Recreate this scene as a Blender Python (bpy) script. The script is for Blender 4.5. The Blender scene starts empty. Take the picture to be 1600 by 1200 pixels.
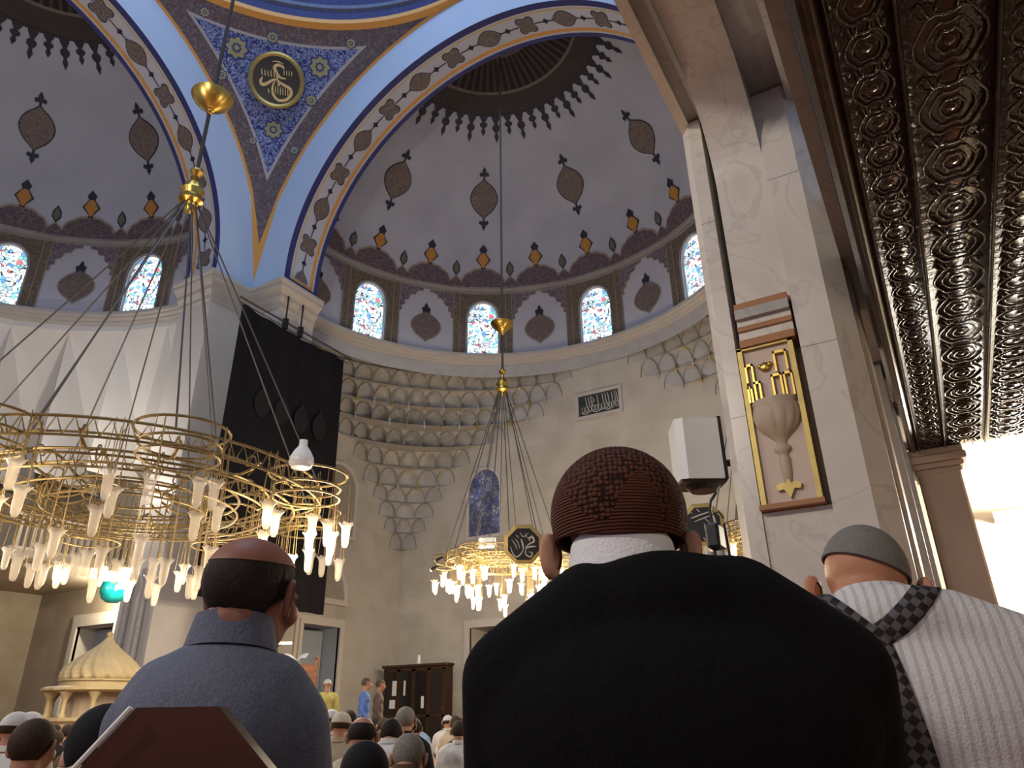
import bpy, bmesh, math, random
from math import sin, cos, pi, radians, asin, acos, sqrt, hypot, atan2
from mathutils import Vector, Matrix
random.seed(7)
SC = bpy.context.scene
COL = SC.collection
D = pi/180

# ---------------------------------------------------------------- camera
F_PX, PITCH, ROLL, TH = 1137.014, 24.598, -0.891, 29.773
EYE = Vector((0, 0, 0.95))
fw0 = Vector((-sin(TH*D), cos(TH*D), 0)); rt0 = Vector((cos(TH*D), sin(TH*D), 0)); up0 = Vector((0, 0, 1))
FW = fw0*cos(PITCH*D)+up0*sin(PITCH*D); UPV = -fw0*sin(PITCH*D)+up0*cos(PITCH*D); DN = -UPV
RB = rt0*cos(ROLL*D)-DN*sin(ROLL*D); DB = rt0*sin(ROLL*D)+DN*cos(ROLL*D)
cd = bpy.data.cameras.new('camera'); cam = bpy.data.objects.new('camera', cd); COL.objects.link(cam)
m = Matrix.Identity(4)
for i in range(3):
    m[i][0] = RB[i]; m[i][1] = -DB[i]; m[i][2] = -FW[i]; m[i][3] = EYE[i]
cam.matrix_world = m
cd.sensor_fit = 'HORIZONTAL'; cd.sensor_width = 36.0; cd.lens = F_PX/1600*36.0
cd.clip_start = 0.05; cd.clip_end = 300
SC.camera = cam

# ---------------------------------------------------------------- world, exposure
SC.view_settings.view_transform = 'Standard'; SC.view_settings.look = 'None'
SC.view_settings.exposure = 0.0; SC.view_settings.gamma = 1.0; SC.view_settings.use_curve_mapping = False
SC.cycles.use_denoising = True
SC.cycles.max_bounces = 6; SC.cycles.diffuse_bounces = 3; SC.cycles.glossy_bounces = 2
SC.cycles.transparent_max_bounces = 12; SC.cycles.transmission_bounces = 3
SC.cycles.sample_clamp_indirect = 4.0
W = bpy.data.worlds.new('daylight'); SC.world = W; W.use_nodes = True
W.node_tree.nodes['Background'].inputs[0].default_value = (0.50, 0.62, 0.95, 1)
W.node_tree.nodes['Background'].inputs[1].default_value = 0.36

def lamp(name, loc, power, color=(1, .78, .5), size=.15, typ='POINT', rot=None, parent=None, spot=None):
    l = bpy.data.lights.new(name, typ); l.energy = power; l.color = color
    if typ == 'AREA': l.size = size
    else: l.shadow_soft_size = size
    if typ == 'SPOT': l.spot_size = radians(spot or 60); l.spot_blend = .6
    o = bpy.data.objects.new(name, l); COL.objects.link(o); o.location = loc
    if rot: o.rotation_euler = rot
    if parent: o.parent = parent
    return o

# main building numbers (metres): hall centre, half side, arch radius ...
HX, HY, S, RA, TT, ZS = -10.281, 5.84, 9.127, 7.526, 1.617, 15.489
RD, ZD = 8.641, 16.90
DEL = 16.736
WB = 9.85
FARY = HY+S+TT+RD                      # far wall of the right bay
LFX = HX-S-TT-RD                       # far wall of the left bay

# daylight falling from the windows of the central dome above the frame, plus unseen fill lights added behind the camera
lamp('dome_daylight', (HX, HY, 30.0), 1500, (.55, .72, 1.0), 9.0, 'AREA')
lamp('rear_fill_light', (-4.6, -6.0, 7.4), 1700, (1, .88, .74), .4)
lamp('rear_fill_light', (-10.5, -3.0, 7.0), 900, (1, .86, .70), .4)

lamp('gallery_fill_light', (1.4, -1.3, 2.3), 50, (1, .84, .66), .12)  # unseen fill added behind the camera to lift the brown column
# ---------------------------------------------------------------- mesh helper
class MB:
    def __init__(s): s.v = []; s.f = []; s.m = []
    def add(s, vs, fs, mi=0):
        n = len(s.v); s.v += [tuple(v) for v in vs]
        for f in fs: s.f.append(tuple(i+n for i in f)); s.m.append(mi)
    def box(s, x0, x1, y0, y1, z0, z1, mi=0, tf=None):
        vs = [(x, y, z) for z in (z0, z1) for y in (y0, y1) for x in (x0, x1)]
        if tf: vs = [tf @ Vector(v) for v in vs]
        s.add(vs, [(0, 2, 3, 1), (4, 5, 7, 6), (0, 1, 5, 4), (2, 6, 7, 3), (0, 4, 6, 2), (1, 3, 7, 5)], mi)
    def bbox(s, x0, x1, y0, y1, z0, z1, b=.02, mi=0):
        # box with chamfered vertical and top edges
        P = [(x0+b, y0), (x1-b, y0), (x1, y0+b), (x1, y1-b), (x1-b, y1), (x0+b, y1), (x0, y1-b), (x0, y0+b)]
        cx, cy = (x0+x1)/2, (y0+y1)/2
        def ins(p, k): return (p[0]-math.copysign(min(k, abs(p[0]-cx)), p[0]-cx), p[1]-math.copysign(min(k, abs(p[1]-cy)), p[1]-cy))
        R = [[(*ins(p, b), z0) for p in P], [(*p, z0+b) for p in P], [(*p, z1-b) for p in P], [(*ins(p, b), z1) for p in P]]
        s.loft(R, mi, True, True)
    def loft(s, rings, mi=0, cap0=True, cap1=True, closed=True):
        n = len(rings[0]); vs = [p for r in rings for p in r]; fs = []
        for i in range(len(rings)-1):
            for j in range(n if closed else n-1):
                k = (j+1) % n
                fs.append((i*n+j, i*n+k, (i+1)*n+k, (i+1)*n+j))
        if cap0: fs.append(tuple(reversed(range(n))))
        if cap1: fs.append(tuple((len(rings)-1)*n+j for j in range(n)))
        s.add(vs, fs, mi)
    def grid(s, fn, nu, nv, mi=0, flip=False):
        vs = [fn(i/nu, j/nv) for i in range(nu+1) for j in range(nv+1)]
        fs = []
        for i in range(nu):
            for j in range(nv):
                a = i*(nv+1)+j; q = (a, a+nv+1, a+nv+2, a+1)
                fs.append(tuple(reversed(q)) if flip else q)
        s.add(vs, fs, mi)
    def tube(s, pts, r, n=8, mi=0, closed=False, cap=True):
        pts = [Vector(p) for p in pts]; N = len(pts); rings = []
        rr = r if isinstance(r, (list, tuple)) else [r]*N
        prev = None
        for i, p in enumerate(pts):
            if closed: t = pts[(i+1) % N]-pts[i-1]
            else: t = pts[min(i+1, N-1)]-pts[max(i-1, 0)]
            if t.length < 1e-9: t = Vector((0, 0, 1))
            t.normalize()
            if prev is None:
                a = Vector((0, 0, 1)) if abs(t.z) < .9 else Vector((1, 0, 0))
                u = t.cross(a).normalized()
            else:
                u = (prev-t*prev.dot(t))
                u = u.normalized() if u.length > 1e-6 else t.orthogonal().normalized()
            prev = u; w = t.cross(u)
            rings.append([p+(u*cos(2*pi*k/n)+w*sin(2*pi*k/n))*rr[i] for k in range(n)])
        if closed: rings.append(rings[0]); cap = False
        s.loft(rings, mi, cap, cap)
    def lathe(s, prof, n=24, c=(0, 0, 0), mi=0, cap=True, lobes=0, amp=0, a0=0, a1=2*pi):
        rings = []
        for r, z in prof:
            ring = []
            for k in range(n):
                a = a0+(a1-a0)*k/n
                q = r*(1+amp*abs(sin(lobes*a/2))) if lobes else r
                ring.append((c[0]+q*cos(a), c[1]+q*sin(a), c[2]+z))
            rings.append(ring)
        s.loft(rings, mi, cap, cap)
    def prism(s, poly, fn, d0, d1, mi=0, side=None):
        """extrude 2d polygon; fn(u,v,d)->3d"""
        n = len(poly); vs = [fn(u, v, d0) for u, v in poly]+[fn(u, v, d1) for u, v in poly]
        s.add(vs, [tuple(range(n, 2*n))], mi)
        s.add(vs, [(i, (i+1) % n, n+(i+1) % n, n+i) for i in range(n)], mi if side is None else side)
    def ell(s, c, r, tf=None, nu=16, nv=10, mi=0):
        c = Vector(c); vs = []; fs = []
        for i in range(nv+1):
            th = pi*i/nv
            for k in range(nu):
                p = Vector((r[0]*sin(th)*cos(2*pi*k/nu), r[1]*sin(th)*sin(2*pi*k/nu), r[2]*cos(th)))
                if tf: p = tf @ p
                vs.append(c+p)
        for i in range(nv):
            for k in range(nu):
                k2 = (k+1) % nu; fs.append((i*nu+k, (i+1)*nu+k, (i+1)*nu+k2, i*nu+k2))
        s.add(vs, fs, mi)
    def mesh(s, name, mats, smooth=False, tf=None):
        me = bpy.data.meshes.new(name)
        vs = [tf @ Vector(v) for v in s.v] if tf else s.v
        me.from_pydata(vs, [], s.f); me.polygons.foreach_set('material_index', s.m)
        for mt in (mats if isinstance(mats, (list, tuple)) else [mats]): me.materials.append(mt)
        if smooth:
            me.polygons.foreach_set('use_smooth', [True]*len(s.f))
            if smooth != 'all':
                bm = bmesh.new(); bm.from_mesh(me); bmesh.ops.remove_doubles(bm, verts=bm.verts, dist=1e-5)
                for e in bm.edges:
                    if len(e.link_faces) == 2 and e.calc_face_angle(0) > radians(40): e.smooth = False
                bm.to_mesh(me); bm.free()
        me.update(); return me
    def build(s, name, mats, parent=None, smooth=False, tf=None):
        o = bpy.data.objects.new(name, s.mesh(name, mats, smooth, tf)); COL.objects.link(o)
        if parent: o.parent = parent
        return o

def tag(o, label=None, cat=None, group=None, kind=None):
    if label: o['label'] = label
    if cat: o['category'] = cat
    if group: o['group'] = group
    if kind: o['kind'] = kind
    return o
def struct(o, label, cat): return tag(o, label, cat, kind='structure')
def empty(name, loc, label, cat, group=None, rz=0, kind=None):
    o = bpy.data.objects.new(name, None); COL.objects.link(o); o.location = loc; o.rotation_euler = (0, 0, rz)
    o.empty_display_size = .1
    return tag(o, label, cat, group, kind)
def copy_tree(o, loc, rz=None, label=None):
    r = o.copy(); COL.objects.link(r); r.location = loc
    if rz is not None: r.rotation_euler = (0, 0, rz)
    if label: r['label'] = label
    for ch in list(o.children):
        c = ch.copy(); COL.objects.link(c); c.parent = r
        for g in list(ch.children):
            d = g.copy(); COL.objects.link(d); d.parent = c
    return r

# ---------------------------------------------------------------- materials
class NT:
    def __init__(s, name, rough=.6, metal=0, spec=.4):
        s.mat = bpy.data.materials.new(name); s.mat.use_nodes = True
        s.t = s.mat.node_tree; s.b = s.t.nodes['Principled BSDF']
        s.b.inputs['Roughness'].default_value = rough; s.b.inputs['Metallic'].default_value = metal
        s.b.inputs['Specular IOR Level'].default_value = spec
    def n(s, t, **k):
        x = s.t.nodes.new(t)
        for a, v in k.items(): setattr(x, a, v)
        return x
    def link(s, a, b): s.t.links.new(a, b)
    def put(s, sock, v):
        if isinstance(v, bpy.types.NodeSocket): s.link(v, sock)
        else:
            if isinstance(v, tuple) and len(v) == 3 and sock.type == 'RGBA': v = (*v, 1)
            sock.default_value = v
    def math(s, op, a, b=None, c=None, clamp=False):
        x = s.n('ShaderNodeMath', operation=op, use_clamp=clamp); s.put(x.inputs[0], a)
        if b is not None: s.put(x.inputs[1], b)
        if c is not None: s.put(x.inputs[2], c)
        return x.outputs[0]
    def mix(s, f, a, b):
        x = s.n('ShaderNodeMix', data_type='RGBA'); s.put(x.inputs[0], f); s.put(x.inputs[6], a); s.put(x.inputs[7], b)
        return x.outputs[2]
    def obj(s): return s.n('ShaderNodeTexCoord').outputs['Object']
    def gen(s): return s.n('ShaderNodeTexCoord').outputs['Generated']
    def sep(s, v):
        x = s.n('ShaderNodeSeparateXYZ'); s.link(v, x.inputs[0]); return x.outputs
    def comb(s, x, y, z):
        c = s.n('ShaderNodeCombineXYZ'); s.put(c.inputs[0], x); s.put(c.inputs[1], y); s.put(c.inputs[2], z); return c.outputs[0]
    def noise(s, scale, vec=None, detail=3, rough=.5, dist=0):
        x = s.n('ShaderNodeTexNoise'); x.inputs['Scale'].default_value = scale; x.inputs['Detail'].default_value = detail
        x.inputs['Roughness'].default_value = rough; x.inputs['Distortion'].default_value = dist
        s.link(vec if vec is not None else s.obj(), x.inputs['Vector']); return x.outputs['Fac']
    def vor(s, scale, vec=None, feature='F1', out='Distance', rnd=1):
        x = s.n('ShaderNodeTexVoronoi', feature=feature); x.inputs['Scale'].default_value = scale
        x.inputs['Randomness'].default_value = rnd
        s.link(vec if vec is not None else s.obj(), x.inputs['Vector']); return x.outputs[out]
    def wave(s, scale, vec=None, dist=0, detail=2, dscale=1, typ='BANDS', dirn='X'):
        x = s.n('ShaderNodeTexWave', wave_type=typ)
        if typ == 'BANDS': x.bands_direction = dirn
        x.inputs['Scale'].default_value = scale; x.inputs['Distortion'].default_value = dist
        x.inputs['Detail'].default_value = detail; x.inputs['Detail Scale'].default_value = dscale
        s.link(vec if vec is not None else s.obj(), x.inputs['Vector']); return x.outputs['Fac']
    def ramp(s, f, stops, interp='LINEAR'):
        x = s.n('ShaderNodeValToRGB'); cr = x.color_ramp; cr.interpolation = interp
        while len(cr.elements) < len(stops): cr.elements.new(.5)
        for e, (p, c) in zip(cr.elements, stops): e.position = p; e.color = (*c, 1)
        s.link(f, x.inputs[0]); return x.outputs[0]
    def base(s, c): s.put(s.b.inputs['Base Color'], c); return s
    def bump(s, h, strength=.3, dist=.02):
        x = s.n('ShaderNodeBump'); x.inputs['Strength'].default_value = strength; x.inputs['Distance'].default_value = dist
        s.link(h, x.inputs['Height']); s.link(x.outputs[0], s.b.inputs['Normal']); return s

def plain(name, c, rough=.6, metal=0, var=.12, scale=6, spec=.4):
    a = NT(name, rough, metal, spec); k = 1-var
    a.base(a.mix(a.noise(scale), (c[0]*k, c[1]*k, c[2]*k), (min(1, c[0]*(1+var)), min(1, c[1]*(1+var)), min(1, c[2]*(1+var)))))
    return a.mat
def stone(name, c1, c2, bw=1.3, bh=.62, mort=.86):
    a = NT(name, .62, spec=.25); x, y, z = a.sep(a.obj())
    v = a.comb(a.math('ADD', x, y), z, 0.0)
    b = a.n('ShaderNodeTexBrick'); b.inputs['Scale'].default_value = 1
    b.inputs['Brick Width'].default_value = bw; b.inputs['Row Height'].default_value = bh
    b.inputs['Mortar Size'].default_value = .008; b.inputs['Mortar Smooth'].default_value = .4
    a.put(b.inputs['Color1'], c1); a.put(b.inputs['Color2'], c2); a.put(b.inputs['Mortar'], tuple(q*mort for q in c1))
    a.link(v, b.inputs['Vector'])
    st = a.ramp(a.noise(.9, detail=5), [(.3, (.82, .80, .74)), (.6, (1, 1, 1))])
    mx = a.n('ShaderNodeMix', data_type='RGBA', blend_type='MULTIPLY'); mx.inputs[0].default_value = .8
    a.link(b.outputs[0], mx.inputs[6]); a.link(st, mx.inputs[7]); a.base(mx.outputs[2])
    a.bump(a.noise(14, detail=3), .06); return a.mat
def marble(name, c=(.66, .62, .56)):
    a = NT(name, .28, spec=.45)
    n1 = a.noise(.9, detail=5, dist=1.8)
    veins = a.ramp(n1, [(.38, (.90, .885, .87)), (.47, (1, 1, 1)), (.50, (.80, .785, .78)), (.53, (1, 1, 1)), (.7, (.94, .93, .92))])
    blot = a.ramp(a.noise(.8, detail=4), [(.35, (.90, .88, .86)), (.65, (1, 1, 1))])
    m1 = a.n('ShaderNodeMix', data_type='RGBA', blend_type='MULTIPLY'); m1.inputs[0].default_value = .75
    a.put(m1.inputs[6], c); a.link(veins, m1.inputs[7])
    m2 = a.n('ShaderNodeMix', data_type='RGBA', blend_type='MULTIPLY'); m2.inputs[0].default_value = .8
    a.link(m1.outputs[2], m2.inputs[6]); a.link(blot, m2.inputs[7]); a.base(m2.outputs[2]); return a.mat
def arabesque(name, ground, line, accent, scale=2.2, rough=.55):
    """dense scrolling floral painting"""
    a = NT(name, rough, spec=.25); v = a.obj()
    w = a.vor(scale, v, 'DISTANCE_TO_EDGE'); n2 = a.noise(scale*3.2, v, 2, dist=2.5)
    f = a.math('LESS_THAN', a.math('ABSOLUTE', a.math('SUBTRACT', n2, .5)), .045)
    g = a.math('LESS_THAN', a.vor(scale*1.7, v), .16)
    c = a.mix(a.math('LESS_THAN', w, .035), ground, line)
    c = a.mix(f, c, line); c = a.mix(g, c, accent)
    a.base(c); return a.mat

M = {}
M['plaster'] = plain('painted_plaster', (.46, .48, .57), .6, 0, .05, .7)
M['plaster_blue'] = plain('pale_blue_plaster', (.42, .53, .70), .6, 0, .05, .6)
M['plaster_white'] = plain('white_plaster', (.74, .71, .66), .6, 0, .03, 1)
M['navy'] = plain('navy_paint', (.035, .04, .16), .5, 0, .3, 8)
M['orange'] = plain('ochre_paint', (.62, .30, .06), .5, 0, .15, 8)
M['yellow'] = plain('yellow_paint', (.55, .42, .10), .5, 0, .15, 8)
M['grey_brown'] = plain('grey_brown_paint', (.13, .11, .105), .6, 0, .35, 12)
M['ink'] = plain('ink_paint', (.02, .022, .045), .6, 0, .2, 12)
M['crest'] = arabesque('crest_painting', (.060, .048, .105), (.17, .135, .12), (.22, .15, .07), 3.4)
M['lozenge'] = arabesque('lozenge_painting', (.115, .095, .095), (.20, .165, .15), (.06, .05, .075), 4.0)
M['fin_orange'] = plain('ochre_finial_paint', (.42, .20, .045), .6, 0, .35, 14)
M['fin_grey'] = plain('green_grey_finial_paint', (.11, .12, .10), .6, 0, .35, 14)
M['outline'] = plain('gilt_outline_paint', (.27, .23, .18), .5, 0, .2, 10)
M['strip'] = arabesque('pilaster_painting', (.09, .075, .07), (.22, .18, .13), (.13, .09, .09), 4.5)
M['purple'] = arabesque('spandrel_painting', (.06, .05, .16), (.30, .25, .22), (.16, .10, .14), 4.0)
M['cornice'] = plain('cornice_stone', (.47, .45, .42), .5, 0, .10, 2.5)
M['cornice_dark'] = plain('grey_moulding', (.24, .235, .24), .5, 0, .15, 3)
M['gold'] = plain('brass', (.62, .42, .10), .28, 1, .15, 8)
M['gold_dull'] = plain('old_gilding', (.46, .35, .12), .45, .6, .25, 10)
M['gilt_iron'] = plain('gilded_iron', (.22, .155, .06), .5, .5, .4, 9)
M['cable'] = plain('steel_cable', (.09, .085, .08), .5, .5, .1)
M['stone'] = stone('limestone_blocks', (.52, .49, .43), (.47, .445, .395))
M['stone_warm'] = stone('warm_limestone_blocks', (.40, .345, .265), (.35, .30, .235), 1.5, .7)
M['marble'] = marble('veined_marble')
M['marble_grey'] = marble('grey_marble', (.40, .385, .37))
M['marble_frame'] = plain('marble_frame', (.56, .53, .48), .4, 0, .06, 3)
M['niche'] = plain('pink_plaster', (.62, .50, .42), .55, 0, .05, 4)
M['carved_stone'] = plain('carved_stone', (.46, .37, .27), .5, 0, .15, 20)
M['rust_line'] = plain('russet_paint', (.36, .16, .06), .5, 0, .2, 10)
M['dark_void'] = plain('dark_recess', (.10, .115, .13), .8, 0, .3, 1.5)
M['wood_dark'] = None
def wood(name, c1, c2, scale=3, rough=.35, dirn='Z'):
    a = NT(name, rough, spec=.5); w = a.wave(scale, None, 6, 3, 1.2, 'BANDS', dirn)
    a.base(a.mix(w, c1, c2)); a.bump(w, .08, .005); return a.mat
M['wood_dark'] = wood('dark_wood', (.030, .015, .008), (.055, .026, .013), 3, .4)
M['wood_chair'] = wood('varnished_chair_wood', (.030, .011, .007), (.062, .021, .011), 2.2, .28)
M['wood_red'] = wood('orange_brown_wood', (.22, .075, .025), (.33, .115, .04), 2.5, .4)
M['wood_gloss'] = wood('black_brown_varnish', (.020, .010, .006), (.036, .018, .010), 2.0, .22, 'Y')
M['white_metal'] = plain('white_enamel', (.72, .72, .70), .35, 0, .03)
M['black_plastic'] = plain('black_plastic', (.012, .012, .014), .45, 0, .1)
M['carpet'] = arabesque('prayer_carpet', (.16, .03, .03), (.30, .16, .07), (.05, .07, .14), 3.0, .9)
M['bluish'] = plain('blue_grey_door', (.34, .40, .46), .5, 0, .12, 1.2)
def emit(name, c, s):
    a = NT(name); a.put(a.b.inputs['Emission Color'], c); a.b.inputs['Emission Strength'].default_value = s
    a.base(c); return a.mat
M['bulb'] = emit('lit_bulb', (1, .80, .50), 14)
# the carved varnished ceiling
def carved():
    a = NT('carved_varnished_wood', .16, spec=.7); v = a.obj(); x, y, z = a.sep(v)
    # ring ornaments repeated along the strip
    ry = a.math('SUBTRACT', a.math('FRACT', a.math('MULTIPLY', y, 1/.62)), .5)
    n1 = a.noise(15, v, 4, dist=1.2); e = a.vor(20, v, 'DISTANCE_TO_EDGE'); g = a.vor(34, v)
    h = a.math('ADD', a.math('MULTIPLY', n1, 1.4), a.math('MULTIPLY', a.math('MINIMUM', e, .25), 2.2))
    ring = a.math('SINE', a.math('MULTIPLY', a.math('SQRT', a.math('ADD', a.math('POWER', ry, 2), a.math('POWER', a.math('MULTIPLY', a.math('FRACT', a.math('MULTIPLY', x, 2.8)), .28), 2))), 46))
    h = a.math('ADD', h, a.math('MULTIPLY', ring, .35)); h = a.math('ADD', h, a.math('MULTIPLY', g, .5))
    a.base(a.mix(n1, (.018, .011, .008), (.045, .029, .022))); a.bump(h, .22, .010); return a.mat
M['carved'] = carved()
# stained glass, lit from the daylight behind it
def glass(name, strength, dim=False):
    a = NT(name, .3); v = a.obj()
    cell = a.vor(7.5, v, 'F1', 'Color'); e = a.vor(7.5, v, 'DISTANCE_TO_EDGE')
    h = a.sep(cell)[0]
    if dim: c = a.ramp(h, [(0, (.14, .16, .42)), (.35, (.30, .36, .55)), (.55, (.42, .42, .48)), (.8, (.22, .20, .45))], 'CONSTANT')
    else: c = a.ramp(h, [(0, (.12, .35, .75)), (.10, (.50, .80, .85)), (.26, (1, 1, 1)), (.66, (.80, .93, 1)), (.84, (.20, .55, .55)), (.95, (.60, .14, .16))], 'CONSTANT')
    lead = a.math('GREATER_THAN', e, .055)
    c2 = a.mix(lead, (.03, .03, .04), c)
    big = a.ramp(a.noise(1.1, v, 1), [(.40, (.35, .38, .42)), (.58, (1.0, 1.0, 1.0))])
    mx = a.n('ShaderNodeMix', data_type='RGBA', blend_type='MULTIPLY'); mx.inputs[0].default_value = 1
    a.link(c2, mx.inputs[6]); a.link(big, mx.inputs[7])
    a.base((.05, .05, .05)); a.link(mx.outputs[2], a.b.inputs['Emission Color']); a.b.inputs['Emission Strength'].default_value = strength
    return a.mat
M['glass_lit'] = glass('stained_glass', 2.6); M['glass_dim'] = glass('shaded_stained_glass', .42, True)
# semi-dome inner surface: rings painted round the crown, by elevation angle
def dome_paint():
    a = NT('semi_dome_painting', .6, spec=.2); v = a.obj(); x, y, z = a.sep(v)
    zz = a.math('SUBTRACT', z, ZD)
    el = a.math('ARCTAN2', zz, a.math('SQRT', a.math('ADD', a.math('POWER', x, 2), a.math('POWER', y, 2))))
    t = a.math('DIVIDE', el, pi/2)
    pat = a.math('GREATER_THAN', a.noise(9, v, 3, dist=2), .52)
    az = a.math('ARCTAN2', x, y)
    fl = a.math('GREATER_THAN', a.math('SINE', a.math('MULTIPLY', az, 64)), .3)
    dark = a.mix(pat, (.020, .017, .026), (.05, .042, .042))
    dark2 = a.mix(fl, (.018, .015, .022), (.06, .05, .045))
    c = a.mix(a.math('GREATER_THAN', t, 61/90), (.41, .44, .54), a.mix(0.5, (.07, .06, .058), dark))
    c = a.mix(a.math('GREATER_THAN', t, 67/90), c, (.16, .14, .13))
    c = a.mix(a.math('GREATER_THAN', t, 67.8/90), c, dark2)
    c = a.mix(a.math('GREATER_THAN', t, 77/90), c, (.12, .10, .09))
    c = a.mix(a.math('GREATER_THAN', t, 77.8/90), c, dark)
    st = a.ramp(a.noise(.5, v, 3), [(.3, (.86, .86, .88)), (.65, (1, 1, 1))])
    mx = a.n('ShaderNodeMix', data_type='RGBA', blend_type='MULTIPLY'); mx.inputs[0].default_value = 1
    a.link(c, mx.inputs[6]); a.link(st, mx.inputs[7]); a.base(mx.outputs[2]); return a.mat
M['dome'] = dome_paint()
# pendentive: blue arabesque with brown border following the arches
def pend_paint():
    a = NT('pendentive_painting', .55, spec=.25); v = a.obj(); x, y, z = a.sep(v); rho = S*sqrt(2)
    def dist(c): return a.math('MULTIPLY', a.math('SUBTRACT', pi/4, a.math('ARCSINE', a.math('MINIMUM', a.math('DIVIDE', a.math('ABSOLUTE', c), rho), .9999))), rho)
    d = a.math('MINIMUM', dist(x), dist(y))
    r = a.math('SQRT', a.math('ADD', a.math('POWER', x, 2), a.math('POWER', y, 2)))
    dr = a.math('MULTIPLY', a.math('SUBTRACT', a.math('ARCSINE', a.math('MINIMUM', a.math('DIVIDE', r, rho), .9999)), pi/4), rho)
    dm = a.math('MINIMUM', d, a.math('ADD', dr, .05))
    n1 = a.noise(2.6, v, 3, dist=3.2); n2 = a.noise(5.5, v, 2, dist=2.0)
    f = a.math('LESS_THAN', a.math('ABSOLUTE', a.math('SUBTRACT', n1, .5)), .034)
    f2 = a.math('LESS_THAN', a.math('ABSOLUTE', a.math('SUBTRACT', n2, .47)), .022)
    fl = a.math('LESS_THAN', a.vor(1.6, v), .14); flc = a.math('LESS_THAN', a.vor(1.6, v), .07)
    blue = a.mix(a.math('GREATER_THAN', n2, .5), (.03, .045, .22), (.17, .24, .44))
    c = a.mix(f2, blue, (.45, .50, .66)); c = a.mix(f, c, (.015, .02, .15))
    c = a.mix(fl, c, (.08, .16, .30)); c = a.mix(flc, c, (.34, .34, .20))
    brown = a.mix(a.math('GREATER_THAN', a.noise(7, v, 3, dist=2), .54), (.10, .075, .085), (.17, .14, .15))
    c = a.mix(a.math('LESS_THAN', dm, .78), c, (.36, .35, .36)); c = a.mix(a.math('LESS_THAN', dm, .68), c, brown)
    c = a.mix(a.math('LESS_THAN', dm, .11), c, (.60, .30, .07)); a.base(c); return a.mat
M['pendentive'] = pend_paint()

# ---------------------------------------------------------------- 2d ornaments
def resample(poly, n): return poly
def lozenge(w, h, pinch=.22):
    """pointed oval, widest in the middle, drawn to ogee points"""
    P = []
    for sx, sy in ((1, 1), (-1, 1), (-1, -1), (1, -1)):
        q = []
        for k in range(8):
            t = k/8
            x = cos(t*pi/2)**.9; y = t
            if t > .62: x *= 1-.35*(t-.62)/.38
            q.append((sx*x*w/2, sy*y*h/2))
        if sx*sy < 0: q = [(sx*0, sy*h/2)]+list(reversed(q))[:-1] if False else list(reversed(q))
        P += q
        if sx*sy > 0: P.append((0, sy*h/2))
    return P
def fleur(h, up=1):
    P = [(.10, 0), (.10, .25), (.42, .2), (.5, .42), (.3, .55), (.18, .5), (.2, .68), (0, 1), (-.2, .68), (-.18, .5), (-.3, .55), (-.5, .42), (-.42, .2), (-.10, .25), (-.10, 0)]
    P = [(x*h*.8, y*h*up) for x, y in P]
    return P if up > 0 else list(reversed(P))
def quatre(w):
    P = []
    for k in range(32):
        a = 2*pi*k/32
        r = w/2*(.70+.34*abs(cos(2*a))**2.2-.05*abs(cos(4*a)))
        P.append((r*cos(a), r*sin(a)))
    return P

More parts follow.
